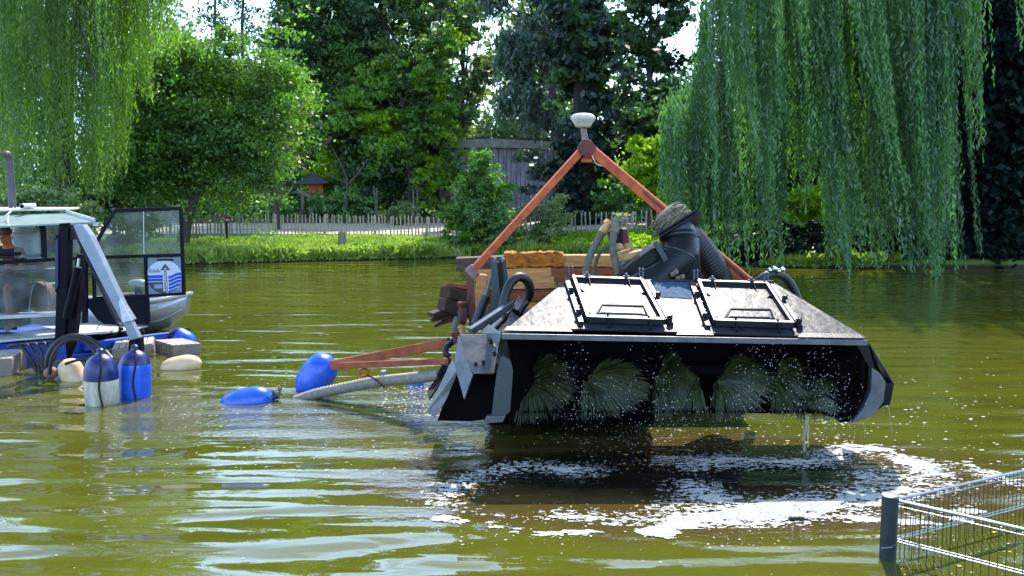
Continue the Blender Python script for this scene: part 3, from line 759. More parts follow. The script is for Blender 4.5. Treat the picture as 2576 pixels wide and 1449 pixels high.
# ------------------------------------------------------------------ willows
def willow(label, base_px, D, trunk, bundles, leafm, nleafm, size, r0=.6):
    bundles = [b for b in bundles]
    base = P(*base_px, D); base.z = float(gz(base.x, base.y)) - .1
    t = thing('weeping_willow', label, 'willow', base)
    mb = MB()
    pts = [base] + [P(x, y, D) for x, y in trunk]
    tg = []
    for i in range(14):
        b = bundles[random.randrange(len(bundles))]; tg.append(P(b[0], b[2], b[1]))
    limbs(mb, pts, r0, .22, tg, .13, 8)
    mb.build('trunk', 'bark', t, smooth=True)
    CA, UA, CB, UB = [], [], [], []
    stems = MB()
    for (px, d, y0, y1, w, drift, ns, bright) in bundles:
        a = np.array(P(px, y0, d)); b = np.array(P(px + drift, y1, d))
        L = a[2] - b[2]
        ww = w / 2400 * d
        for s in range(ns):
            o = RNG.normal(size=2) * np.array([ww * .5, .22])
            Ls = L * RNG.uniform(.55, 1.06)
            top = RNG.uniform(0, .18) * L
            m = max(4, int((Ls - top) / (size * .62)))
            f = np.linspace(0, 1, m) + RNG.normal(size=m) * .004
            z = a[2] - top - f * (Ls - top)
            g = (a[2] - z) / L
            ph = RNG.random() * 6.28
            x = a[0] + (b[0] - a[0]) * g ** 1.3 + o[0] * (1.0 - .25 * g) + .05 * np.sin(g * 9 + ph) + RNG.normal(size=m) * .028
            y = a[1] + o[1] + .05 * np.cos(g * 8 + ph) + RNG.normal(size=m) * .028
            C = np.stack([x, y, z], 1)
            U = np.stack([(RNG.random(m) - .5) * 1.3, (RNG.random(m) - .5) * 1.3, -np.ones(m)], 1)
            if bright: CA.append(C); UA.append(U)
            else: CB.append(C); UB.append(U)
            if s % 9 == 0:
                q = [Vector((float(x[i]), float(y[i]), float(z[i]))) for i in range(0, m, max(1, m // 6))]
                if len(q) > 1: stems.tube(q, .006, 3, False)
    for C, U, mm, nm in ((CA, UA, leafm, 'sun_tinted_foliage'), (CB, UB, nleafm, 'foliage')):
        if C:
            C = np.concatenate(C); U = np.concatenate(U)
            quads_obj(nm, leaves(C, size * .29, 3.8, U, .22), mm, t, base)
    stems.build('hanging_stems', 'bark', t, kind='stuff')
    return t

# right willow: (px, D, y_top, y_bottom, width px, drift px, strands, sunlit leaf colour)
B = []
def addb(px, D, y0, y1, w, dr, ns, br): B.append((px, D, y0, y1, w, dr, ns, br))
lb = [(1672, 250, 560), (1690, 230, 600), (1705, 205, 640), (1722, 170, 650), (1745, 120, 660), (1760, 60, 640), (1778, -60, 655), (1800, -120, 665)]
for px, y0, y1 in lb:
    for j in range(2): addb(px + random.uniform(-8, 8), 31 + random.uniform(-.8, 2.0), y0, y1 + random.uniform(-20, 10), 20, random.uniform(-12, 4), 15, j == 0)
for px in range(1770, 2400, 16):
    y1 = random.choice([660, 668, 672, 655, 640, 600, 672])
    if 1960 < px < 2060: y1 = random.choice([400, 450, 470, 485])
    if 1850 < px < 1960: y1 = random.choice([520, 600, 660, 640])
    addb(px + random.uniform(-8, 8), 29.2 + random.uniform(-1.2, 3.0), random.uniform(-620, -60), y1 + random.uniform(-60, 6), random.uniform(9, 15), random.uniform(0, 60), 15, random.random() < .3)
for px in range(1915, 2075, 14):
    addb(px, 31 + random.uniform(-.5, 1), random.uniform(-400, -100), random.uniform(440, 500), 12, random.uniform(0, 25), 15, random.random() < .25)
# foremost cascades sweeping down to the right
for px in range(1690, 2400, 13):
    if 1965 < px < 2060: continue
    addb(px + random.uniform(-6, 6), 30.5 + random.uniform(-.6, 1.2), random.uniform(150, 330), random.uniform(640, 682), 11, random.uniform(-4, 20), 12, random.random() < .12)
for px, y0, y1, dr in ((1800, -200, 330, 60), (1850, -150, 410, 70), (2000, -300, 560, 160), (2040, -200, 640, 150), (2100, -300, 500, 190), (2230, -300, 680, 130), (2180, -260, 660, 110),
                       (2080, 250, 665, 50), (2330, -300, 660, 20), (2370, -200, 672, -10), (2290, -100, 668, 40), (1930, -250, 300, 50), (2380, -100, 600, -8)):
    for j in range(2): addb(px + random.uniform(-6, 6), 28.2 + random.uniform(-.5, .5), y0, y1, 22, dr, 17, j == 0)
for px, y1 in ((2440, 360), (2462, 350), (2480, 375), (2425, 210), (2570, 120), (2400, 180)):
    addb(px - 20, 28.5, -350, y1, 20, 20, 14, px > 2430)
for px in range(1790, 2600, 40):
    addb(px, 33.5 + random.uniform(0, 2), -900, random.uniform(-100, 200), 60, 10, 16, False)
willow('huge weeping willow curtain hanging to the water on the right', (2260, 650), 34, [(2255, 400), (2240, 100), (2200, -300), (2180, -700)], B, 'leaf_willow_lit', 'leaf_willow_shade', .17)

B = []
for px in range(-70, 250, 13):
    addb(px + random.uniform(-6, 6), 31 + random.uniform(-1.5, 2.5), random.uniform(-650, -60), 470 + random.uniform(-70, 40), random.uniform(16, 30), random.uniform(10, 60), 17, random.random() < .12)
for px in range(210, 440, 9):
    y1 = (150 + random.uniform(-60, 60) if px > 370 else 300 + random.uniform(-120, 60)) if px > 320 else 430 + random.uniform(-90, 40)
    addb(px + random.uniform(-5, 5), 32 + random.uniform(-1.5, 2.0), random.uniform(-420, -60), y1, random.uniform(14, 24), random.uniform(-6, 14), 14, True)
for px, y0, y1 in ((270, 120, 330), (320, 150, 300), (300, 200, 430), (350, 120, 260), (240, 200, 470), (200, 300, 480)):
    for j in range(2): addb(px + random.uniform(-8, 8), 30.5, y0, y1, 20, random.uniform(10, 30), 14, True)
for px in range(-80, 400, 30):
    addb(px, 34 + random.uniform(0, 2), -1000, random.uniform(-60, 150), 42, 0, 26, False)
    addb(px, 34, -100, 480 if px < 300 else 150, 36, 0, 26, px % 60 == 0)
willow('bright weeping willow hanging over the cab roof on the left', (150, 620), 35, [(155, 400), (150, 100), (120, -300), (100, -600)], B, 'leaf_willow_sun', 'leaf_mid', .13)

# ------------------------------------------------------------------ grass and ground cover
def grass():
    n = 90000
    X = RNG.uniform(-14, 13, n); d = RNG.random(n) ** 1.1 * 5.2 + .10
    Y = bank(X) + d
    keep = Y < 40.2
    X, Y = X[keep], Y[keep]
    m = 9000
    X2 = RNG.uniform(-14, 13, m); X2 = X2[fbm(X2 * 1.1, X2 * 0 + 2, 4) > .42]
    Y2 = bank(X2) + RNG.uniform(-.06, .14, len(X2))
    X = np.concatenate([X, X2]); Y = np.concatenate([Y, Y2])
    pat = fbm(X * 1.3, Y * 1.3, 3)
    hgt = (.05 + .10 * RNG.random(len(X))) * (.4 + 1.3 * pat)
    edge = np.exp(-(Y - bank(X)) / .5)
    hgt *= 1 + 1.2 * edge
    Z = np.maximum(gz(X, Y), .08) + hgt * .35
    C = np.stack([X, Y, Z], 1)
    U = np.tile(np.array([0, 0, 1.0]), (len(C), 1)) + RNG.normal(size=(len(C), 3)) * .55
    U /= np.linalg.norm(U, axis=1, keepdims=True)
    b = np.cross(U, rand_dirs(len(C))); b /= np.linalg.norm(b, axis=1, keepdims=True)
    l = U * hgt[:, None]; w = b * (hgt * .42)[:, None]
    quads_obj('bank_grass', np.stack([C - l * .6, C + w, C + l, C - w], 1), 'grass_blade', None, (0, 36, .3), kind='stuff')
grass()
def cover(name, pxr, pyr, D0, D1, n, size, leaf, hz=.3):
    X0, X1 = P(pxr[0], 600, D0).x, P(pxr[1], 600, D0).x
    X = RNG.uniform(X0, X1, n); Y = RNG.uniform(D0, D1, n)
    Y = np.maximum(Y, bank(X) + .05)
    Z = gz(X, Y) + RNG.random(n) * hz * (.3 + 1.4 * fbm(X * 2, Y * 2, 3))
    quads_obj(name, leaves(np.stack([X, Y, Z], 1), size, 1.4), leaf, None, (0, D0, 0), kind='stuff')
cover('ground_cover', (1390, 1640), (600, 640), 36.0, 38.2, 15000, .09, 'leaf_yellow', .38)
cover('leafy_edge', (880, 960), (600, 640), 36.0, 36.5, 900, .09, 'leaf_bush', .3)
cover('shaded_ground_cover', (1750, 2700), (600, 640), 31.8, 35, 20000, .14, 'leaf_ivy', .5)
# stones in the shade at the right bank
for i, (px, py, r) in enumerate(((2455, 598, .28), (2430, 610, .16), (2495, 612, .2))):
    p = P(px, py, 32.6); p.z = float(gz(p.x, p.y)) + r * .5
    mb = MB(); mb.ball(p, r, 7, (1.4, 1, .8))
    for v in mb.v: v += Vector([random.uniform(-.05, .05) for _ in range(3)])
    o = mb.build('boulder', 'rock', None, smooth=True, loc=p)
    o['label'] = ('largest pale boulder on the dark right bank', 'small boulder left of the large one on the dark right bank', 'flat boulder right of the large one on the dark right bank')[i]
    o['category'] = 'boulder'; o['group'] = 'boulders in the shade of the right bank'

# ------------------------------------------------------------------ picket fence
def picket_mesh(i):
    mb = MB(); w = .048 + .012 * random.random(); h = 1.0
    pts = [(-w / 2, -.009), (w / 2, -.012), (w / 2 * .8, .012), (-w / 2 * .9, .010)]
    lx = random.uniform(-.02, .02)
    rings = [(0, 1, 0), (.5, .95 + random.uniform(-.1, .1), lx * .5), (.93, .85, lx), (1.0, .12, lx * 1.1)]
    vs = []; fs = []
    for z, s, ox in rings:
        for x, y in pts: vs.append((x * s + ox, y * s, z * h))
    for r in range(3):
        for k in range(4): fs.append((r * 4 + k, r * 4 + (k + 1) % 4, (r + 1) * 4 + (k + 1) % 4, (r + 1) * 4 + k))
    fs.append((12, 13, 14, 15))
    me = bpy.data.meshes.new('picket'); me.from_pydata(vs, [], fs); me.materials.append(MATS['picket_wood']); return me
PM = [picket_mesh(i) for i in range(6)]
def picket_fence(label, pa, pb, spacing, hh, post_every):
    a = Vector(pa); b = Vector(pb)
    t = thing('picket_fence', label, 'fence', (a.x, a.y, float(gz(a.x, a.y))))
    base = t.location
    n = int((b - a).length / spacing)
    tops = []
    for i in range(n + 1):
        p = a.lerp(b, i / n) + Vector((random.uniform(-.02, .02), random.uniform(-.02, .02), 0))
        p.z = float(gz(p.x, p.y)) - .03
        post = i % post_every == 0
        me = PM[i % 6]
        o = bpy.data.objects.new('post' if post else 'picket', me); COL.objects.link(o); o.parent = t
        o.location = p - base
        s = (2.4 if post else random.uniform(.8, 1.25))
        o.scale = (s, s, hh * (random.uniform(.93, 1.06) if not post else 1.0))
        o.rotation_euler = (random.uniform(-.03, .03), random.uniform(-.05, .05), random.uniform(-.5, .5))
        tops.append(p)
    for f in (.3, .8):
        w = MB(); w.tube([p + Vector((0, -.02 + .01 * (k % 2), hh * f + random.uniform(-.01, .01))) for k, p in enumerate(tops)], .006, 4)
        w.build('fence_wire', 'wire_dark', t)
A0 = G(300, 594, .67); A0 = Vector((P(300, 590, 40).x, 40.0, 0)); A1 = Vector((P(1210, 586, 40.2).x, 40.2, 0))
picket_fence('chestnut picket fence along the lawn left of the round bush', A0, A1, .152, .96, 14)
A2 = Vector((P(1285, 576, 39.8).x, 39.8, 0)); A3 = Vector((P(1690, 574, 39.2).x, 39.2, 0))
picket_fence('taller picket fence section seen through the orange frame', A2, A3, .205, 1.02, 12)

# enclosure posts with wire behind the path
def enclosure():
    t = thing('enclosure_fence', 'tall rough post and wire fence behind the gravel path', 'fence', (P(430, 560, 53.4).x, 53.4, 0.7))
    xs = [(-20, 500), (60, 498), (120, 496), (433, 496), (478, 493), (505, 512), (528, 490), (546, 488), (566, 490), (599, 494), (604, 490), (703, 500), (780, 520), (785, 520), (938, 468), (946, 472), (1040, 466), (1050, 464), (1180, 470), (1390, 480), (1500, 470), (1640, 470)]
    tops = []
    for px, ty in xs:
        mb = MB(); tp = P(px + random.uniform(-2, 2), ty, 53.4); bs = Vector((tp.x + random.uniform(-.1, .1), 53.4, .6))
        mb.tube([bs, bs.lerp(tp, .5) + Vector((random.uniform(-.03, .03), 0, 0)), tp], [.065, .058, .05], 6)
        mb.build('post', 'old_wood', t, smooth=True); tops.append(tp)
    for f in (.95, .72, .5, .3):
        mb = MB(); mb.tube([Vector((p.x, 53.33, .7 + (p.z - .7) * f)) for p in tops], .008, 4); mb.build('wire', 'wire_green', t)
    # sleepers along the foot
enclosure()
def sleepers():
    t = thing('sleeper_edging', 'low edging of brown sleepers along the far side of the path', 'edging', (P(470, 560, 52.9).x, 52.9, .7))
    x = P(360, 560, 52.9).x; x1 = P(1420, 560, 52.9).x
    while x < x1:
        L = random.uniform(2.2, 2.7); mb = MB()
        z = float(gz(x + L / 2, 52.9)); hh = random.uniform(.30, .38)
        mb.box((x + L / 2, 52.9 + random.uniform(-.03, .03), z + hh / 2 - .03), (L - .04, .2, hh), Matrix.Rotation(random.uniform(-.012, .012), 3, 'Y'))
        mb.build('sleeper', 'sleeper', t, bevel=.01); x += L
sleepers()

# shed
def shed():
    D = 56.0
    x0 = P(1104, 372, D).x; x1 = P(1440, 372, D).x; zt = P(1200, 374, D).z; zb = 1.0
    t = thing('wooden_shed', 'weathered grey board shed with flat roof behind the bushes', 'shed', (x0, D, zb))
    x = x0
    while x < x1 - .1:
        w = random.uniform(.22, .32); w = min(w, x1 - x)
        mb = MB(); mb.box((x + w / 2, D + random.uniform(-.02, .02), (zt + zb) / 2 + random.uniform(-.04, .0)), (w - .025, .03, zt - zb))
        o = mb.build('board', 'shed_board', t); o.data.materials[0] = MATS[random.choice(['shed_board', 'shed_board', 'sleeper'])] if False else MATS['shed_board']
        x += w
    mb = MB(); mb.box(((x0 + x1) / 2, D + 2.0, (zt + zb) / 2), (x1 - x0, 3.7, zt - zb - .05)); mb.build('core_wall', 'bark_dark', t)
    za = P(1100, 372, D - .4).z; zc = P(1100, 351, D - .4).z
    mb = MB(); mb.prism([P(1088, 374, D - .4), P(1088, 353, D - .4), P(1240, 349, D - .4), P(1450, 358, D - .4), P(1450, 376, D - .4), P(1240, 371, D - .4)], (0, .06, 0)); mb.build('fascia', 'shed_roof', t, bevel=.01)
    mb = MB(); mb.box(((x0 + x1) / 2 + .1, D + 1.9, zc + .05), (x1 - x0 + .7, 4.5, .1), None); mb.build('roof', 'felt', t)
    mb = MB(); p = P(1410, 540 - 130, D); mb = MB(); mb.box((P(1395, 550, D).x, D - .08, P(1395, 405, D).z - 1.4), (.55, .04, .4)); 
shed()

# the small hut on stilts
def hut():
    D = 54.6
    t = thing('animal_hut', 'small stilted hut with dark pyramid roof and orange brown box', 'hut', (P(795, 500, D).x, D, .9))
    c = P(795, 462, D)
    ap = P(789, 436, D); k = D / 2400
    hw, hd = 42 * k, .75
    e = [Vector((ap.x - hw, D - hd, P(0, 462, D).z)), Vector((ap.x + hw, D - hd, P(0, 459, D).z)), Vector((ap.x + hw, D + hd, P(0, 459, D).z)), Vector((ap.x - hw, D + hd, P(0, 462, D).z))]
    mb = MB(); lo = [v - Vector((0, 0, .05)) for v in e]
    mb.add(e + lo + [ap], [(0, 1, 8), (1, 2, 8), (2, 3, 8), (3, 0, 8), (0, 4, 5, 1), (1, 5, 6, 2), (2, 6, 7, 3), (3, 7, 4, 0), (4, 7, 6, 5)]); mb.build('roof', 'felt', t)
    a, b = P(779, 462, D), P(812, 487, D)
    mb = MB(); mb.prism([P(776, 461, D - .35), P(812, 461, D - .35), P(812, 487, D - .35), P(776, 486, D - .35)], (0, .7, 0)); mb.build('box', 'hut_orange', t, bevel=.01)
    mb = MB(); mb.prism([P(794, 463, D - .37), P(796, 463, D - .37), P(796, 486, D - .37), P(794, 486, D - .37)], (0, .02, 0)); mb.build('corner_batten', 'timber_dark', t)
    for px in (782, 808):
        mb = MB(); mb.tube([P(px, 487, D), Vector((P(px, 487, D).x, D, .8))], .07, 7); mb.build('leg', 'old_wood', t, smooth=True)
    mb = MB(); mb.tube([P(748, 480, D - .5), P(800, 504, D - .4)], .13, 8); mb.build('ramp_log', 'old_wood', t, smooth=True)
    mb = MB(); mb.tube([P(762, 488, D - .45), Vector((P(762, 488, D).x, D - .45, .8))], .09, 7); mb.build('ramp_post', 'old_wood', t, smooth=True)
hut()
# bare branches near the hut
mb = MB()
for q in ([(820, 440), (860, 455), (900, 480)], [(800, 380), (835, 345), (760, 385), (690, 400)], [(870, 530), (872, 450), (840, 380)], [(872, 470), (905, 430), (925, 400)]):
    pts = smooth_path([P(x, y, 52.0) for x, y in q], 5); mb.tube(pts, [lerp(.09, .03, i / (len(pts) - 1)) for i in range(len(pts))], 6)
b0 = P(871, 548, 52); 
o = mb.build('bare_branches', 'bark', None, smooth=True, loc=(b0.x, 52, .7)); o['label'] = 'bare crooked climbing branches right of the small hut'; o['category'] = 'branches'

# info lectern and stump on the lawn
def lectern():
    D = 37.6; b = P(571, 602, D); b.z = float(gz(b.x, b.y))
    t = thing('info_board', 'dark information board on a single post on the lawn', 'sign', b)
    tp = P(570, 556, D)
    MB().beam(b, Vector((b.x, D, tp.z)), .08, .06, Vector((0, 1, 0))).build('post', 'bark_dark', t)
    MB().plate([P(545, 541, D + .1), P(575, 541, D + .45), P(590, 556, D + .2), P(566, 557, D - .2)], .05).build('board', 'timber_dark', t)
lectern()
def stump():
    D = 37.0; a = P(861, 627, D); tp = P(861, 583, D); a.z = float(gz(a.x, a.y)) - .1
    mb = MB(); k = D / 2400
    mb.tube([a, a.lerp(tp, .5), tp + Vector((-.02, 0, 0))], [12 * k, 10.5 * k, 9.5 * k], 9)
    for v in mb.v: v += Vector((random.uniform(-.012, .012), random.uniform(-.012, .012), random.uniform(-.02, .02)))
    o = mb.build('tree_stump', 'old_wood', None, loc=a); o['label'] = 'thick cut stump standing at the grassy water edge'; o['category'] = 'stump'
stump()

# ------------------------------------------------------------------ dredge head
HP0 = P(1262, 838, 9.0); HP1 = P(2180, 853, 9.0); HP2 = P(1425, 706, 10.15)
HN = (HP1 - HP0).cross(HP2 - HP0).normalized()
if HN.z < 0: HN = -HN
def Hd(px, py, h=0.0): return onplane(px, py, HP0, HN) + HN * h
head = thing('dredge_head', 'wet black steel brush dredge head with two hatches raised above the foam', 'dredging head', (1.6, 9.6, .45))
# hood: three joined plates
MB().plate([Hd(1262, 838), Hd(1458, 829), Hd(1425, 706)], .02).build('hood_left_wing', 'hood_steel', head, bevel=.003)
MB().plate([Hd(1460, 829), Hd(1995, 846), Hd(1943, 712), Hd(1427, 706)], .02).build('hood_panel', 'hood_steel', head, bevel=.003)
MB().plate([Hd(1997, 846), Hd(2181, 853), Hd(1945, 712)], .02).build('hood_right_wing', 'hood_steel', head, bevel=.003)
mb = MB(); a, b = Hd(1262, 840, -.025), Hd(2182, 856, -.025); mb.beam(a, b, .03, .055); mb.build('front_lip', 'grey_steel', head, bevel=.004)
for x0, x1, yy in ((1266, 1440, 833), (1700, 1795, 843), (2005, 2172, 850)):
    MB().plate([Hd(x0, yy + 2, .014), Hd(x1, yy + (x1 - x0) * .016 + 2, .014), Hd(x1 - 14, yy - 9 + (x1 - x0) * .016, .014), Hd(x0 + 10, yy - 9, .014)], .008).build('lip_doubler', 'frame_steel', head, bevel=.001)
MB().plate([Hd(1640, 712, .014), Hd(1732, 714, .014), Hd(1741, 755, .014), Hd(1655, 750, .014)], .005).build('painted_sky_reflection', 'sky_reflection_blue', head)  # sky reflection on the hood, painted as a blue plate
MB().beam(Hd(1425, 706, .0), Hd(1945, 712, .0), .03, .05).build('hood_back_edge', 'frame_steel', head, bevel=.003)

def hatch(TL, TR, BR, BL, hA, hB):
    q = [Vector((*c, 0)) for c in (TL, TR, BR, BL)]
    def uv(u, v, h=0.0):
        t = q[0].lerp(q[1], u); b = q[3].lerp(q[2], u); p = t.lerp(b, v); return Hd(p.x, p.y, h)
    # bolted surround
    for a, b in (((-.10, -.03), (-.10, 1.06)), ((1.10, -.03), (1.10, 1.0))):
        MB().beam(uv(*a, .03), uv(*b, .03), .05, .04, HN).build('hatch_surround', 'frame_steel', head, bevel=.003)
    cov = MB().plate([uv(.0, .0, .03), uv(1, 0, .03), uv(1, 1, .03), uv(0, 1, .03)], .02).build('hatch_cover', 'hood_steel', head, bevel=.003)
    for a, b, w, h in (((0, 0), (1, 0), .04, .045), ((0, 1), (1, 1), .05, .065), ((0, -.04), (0, 1.0), .035, .045), ((1, -.04), (1, 1.0), .035, .045)):
        MB().beam(uv(*a, .06), uv(*b, .06), w, h, HN).build('frame_bar', 'frame_steel', cov, bevel=.003)
    # stiffening wings
    for u, v in ((0, .27), (1, .27), (0, .86), (1, .86)):
        for s in (-1, 1):
            p = uv(u, v, .085); w = uv(u + s * .13, v + .03, .03); k = uv(u + s * .0, v + .02, .03)
            MB().plate([p, w, k], .008).build('gusset', 'black_steel', cov)
    for u in (.22, .80):
        MB().plate([uv(u, -.02, .095), uv(u, .16, .04), uv(u, .0, .04)], .008).build('gusset', 'black_steel', cov)
    # handle
    h0, h1 = hA, hB
    pts = [Hd(h0[0], h0[1], .05), Hd(h0[0] + 13, h0[1] - 15, .09), Hd(h1[0] - 10, h1[1] - 15, .09), Hd(h1[0], h1[1], .05)]
    MB().tube(pts, .014, 8).build('handle', 'dark_rubber', cov, smooth=True)
    # clamps
    for u, v in ((-.10, .32), (-.10, .86), (1.12, .36), (1.1, .93)):
        m = MB(); p = uv(u, v, .05); m.tube([p, p + HN * .05], .012, 7); m.box(p + HN * .02, (.05, .035, .03)); m.tube([p + Vector((-.03, 0, .03)), p + Vector((.03, 0, .045))], .008, 6)
        m.build('swing_bolt', 'black_steel', cov, smooth=True)
    for u in (.2, .78):
        m = MB(); p = uv(u, -.03, .07); m.box(p, (.07, .03, .045)); m.ball(p + HN * .035, .018, 6); m.build('clamp_block', 'grey_steel', cov, bevel=.002)
    for u in (-.05, 1.0):
        for d in (0, .035):
            m = MB(); p = uv(u, -.08, .05) + Vector((d, 0, 0)); m.tube([p, p + Vector((0, 0, .085))], .008, 6); m.ball(p + Vector((0, 0, .09)), .015, 6)
            m.build('hinge_bolt', 'grey_steel', cov, smooth=True)
    for u in (-.055, 1.055):
        for v in (.2, .45, .65, .85):
            m = MB(); p = uv(u, v, .02); m.tube([p, p + HN * .022], .009, 6); m.build('bolt', 'black_steel', cov)
    for u in (.26, .8):
        m = MB(); m.beam(uv(u, .98, .1), uv(u, 1.12, .02), .018, .02, HN); m.build('strap', 'black_steel', cov)
hatch((1442, 712), (1612, 718), (1668, 822), (1478, 815), (1500, 803), (1626, 806))
hatch((1756, 722), (1926, 728), (1992, 830), (1797, 824), (1822, 813), (1944, 815))

# body under the hood
Yb = 10.12
bl = P(1300, 1040, 9.35); br = P(2062, 1040, 9.35)
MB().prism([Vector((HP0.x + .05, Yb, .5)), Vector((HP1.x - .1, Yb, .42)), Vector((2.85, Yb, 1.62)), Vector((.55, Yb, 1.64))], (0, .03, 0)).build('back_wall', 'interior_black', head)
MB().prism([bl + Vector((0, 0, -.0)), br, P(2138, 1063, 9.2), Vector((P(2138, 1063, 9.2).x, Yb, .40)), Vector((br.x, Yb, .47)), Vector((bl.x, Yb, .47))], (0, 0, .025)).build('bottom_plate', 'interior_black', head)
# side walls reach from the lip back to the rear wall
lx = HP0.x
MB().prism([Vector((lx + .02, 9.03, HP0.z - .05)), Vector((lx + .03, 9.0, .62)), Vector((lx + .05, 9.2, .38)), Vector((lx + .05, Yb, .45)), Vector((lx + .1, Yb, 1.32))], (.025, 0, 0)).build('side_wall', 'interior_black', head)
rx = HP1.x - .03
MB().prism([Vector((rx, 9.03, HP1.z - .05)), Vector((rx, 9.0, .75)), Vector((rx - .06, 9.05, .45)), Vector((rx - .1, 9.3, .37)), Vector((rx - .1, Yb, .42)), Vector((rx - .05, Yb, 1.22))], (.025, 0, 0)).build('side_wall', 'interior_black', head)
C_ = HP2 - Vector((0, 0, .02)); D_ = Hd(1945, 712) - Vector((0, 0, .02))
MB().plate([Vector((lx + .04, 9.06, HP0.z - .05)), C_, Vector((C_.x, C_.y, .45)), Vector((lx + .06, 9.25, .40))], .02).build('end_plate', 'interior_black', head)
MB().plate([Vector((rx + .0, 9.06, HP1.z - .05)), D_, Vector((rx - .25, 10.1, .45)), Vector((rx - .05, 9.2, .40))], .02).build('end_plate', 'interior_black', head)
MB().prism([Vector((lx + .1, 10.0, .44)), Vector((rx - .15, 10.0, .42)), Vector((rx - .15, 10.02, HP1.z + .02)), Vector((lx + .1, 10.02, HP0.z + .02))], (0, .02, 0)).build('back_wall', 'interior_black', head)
# right cheek parts
MB().prism([P(2193, 925, 9.0), P(2212, 938, 9.0), P(2228, 962, 9.0), P(2222, 1012, 9.0), P(2196, 1046, 9.0), P(2142, 1064, 9.0), P(2170, 1030, 9.0), P(2190, 985, 9.0)], (0, .10, 0)).build('cheek_shoe', 'grey_steel', head, bevel=.006)
MB().prism([P(2150, 862, 9.02), P(2182, 860, 9.02), P(2200, 928, 9.02), P(2193, 932, 9.02)], (0, .03, 0)).build('corner_gusset', 'black_steel', head)
MB().plate([P(2186, 862, 9.02), P(2246, 962, 9.1), P(2226, 964, 9.6), P(2188, 880, 9.6)], .015).build('cheek_slope', 'wet_plate', head, bevel=.003)
MB().prism([P(2226, 965, 9.12), P(2250, 962, 9.12), P(2238, 1020, 9.12), P(2220, 1021, 9.12)], (0, .5, 0)).build('cheek_box', 'black_steel', head, bevel=.005)
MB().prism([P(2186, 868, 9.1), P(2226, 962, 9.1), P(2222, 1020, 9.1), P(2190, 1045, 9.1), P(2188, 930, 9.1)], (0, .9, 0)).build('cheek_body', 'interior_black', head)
# left cheek
MB().plate([P(1158, 842, 9.35), P(1247, 842, 9.35), P(1254, 872, 9.2), P(1243, 940, 9.0), P(1190, 940, 9.0), P(1172, 905, 9.1)], .018).build('deflector_plate', 'wet_plate', head, bevel=.003)
for px, py in ((1234, 862), (1244, 893), (1197, 920), (1216, 915)):
    m = MB(); p = P(px, py, 9.08); m.tube([p, p + Vector((0, -.05, .03))], .018, 6); m.build('bolt', 'black_steel', head)
MB().prism([P(1152, 845, 9.3), P(1173, 905, 9.08), P(1189, 942, 9.0), P(1167, 1005, 9.0), P(1142, 915, 9.2)], (.012, .03, 0)).build('spike_plate', 'grey_steel', head, bevel=.002)
MB().prism([P(1137, 905, 9.5), P(1150, 930, 9.4), P(1150, 962, 9.4), P(1094, 1050, 9.3), P(1073, 1036, 9.4)], (.0, .05, 0)).build('lower_blade', 'wet_plate', head, bevel=.003)
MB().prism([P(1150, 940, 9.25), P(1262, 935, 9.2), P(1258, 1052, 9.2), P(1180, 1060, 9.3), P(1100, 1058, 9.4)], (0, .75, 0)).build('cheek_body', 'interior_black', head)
MB().prism([P(1250, 935, 8.93), P(1258, 905, 8.93), P(1266, 897, 8.93), P(1284, 908, 8.93), P(1290, 935, 8.93), P(1283, 1036, 8.93), P(1268, 1048, 8.93), P(1236, 1048, 8.93), P(1243, 985, 8.93)], (0, .09, 0)).build('cheek_shoe', 'clevis_grey', head, bevel=.006)
MB().prism([P(1224, 1048, 8.9), P(1272, 1046, 8.9), P(1264, 1062, 8.9), P(1216, 1066, 8.9)], (0, .12, .0)).build('shoe_foot', 'wet_plate', head, bevel=.004)
MB().plate([P(1262, 845, 9.0), P(1275, 855, 9.0), P(1283, 900, 9.0), P(1255, 925, 9.02), P(1252, 880, 9.05)], .02).build('corner_gusset', 'black_steel', head)
MB().plate([P(1205, 838, 9.55), P(1230, 816, 9.6), P(1262, 838, 9.05), P(1255, 870, 9.05)], .012).build('torn_bracket', 'wet_plate', head)
# upper left: diagonal bar, plate
MB().beam(P(1182, 834, 9.6), P(1288, 764, 10.0), .07, .07).build('diagonal_bar', 'wet_plate', head, bevel=.006)
MB().plate([P(1210, 842, 9.75), P(1288, 775, 10.1), P(1304, 742, 10.2), P(1330, 782, 10.15), P(1263, 836, 9.5)], .015).build('side_plate', 'wet_plate', head, bevel=.003)
MB().beam(P(1232, 838, 9.55), P(1292, 782, 9.95), .03, .04).build('rib_bar', 'black_steel', head)
MB().beam(P(1288, 782, 9.9), P(1312, 795, 9.95), .03, .06).build('rib_bar', 'black_steel', head)

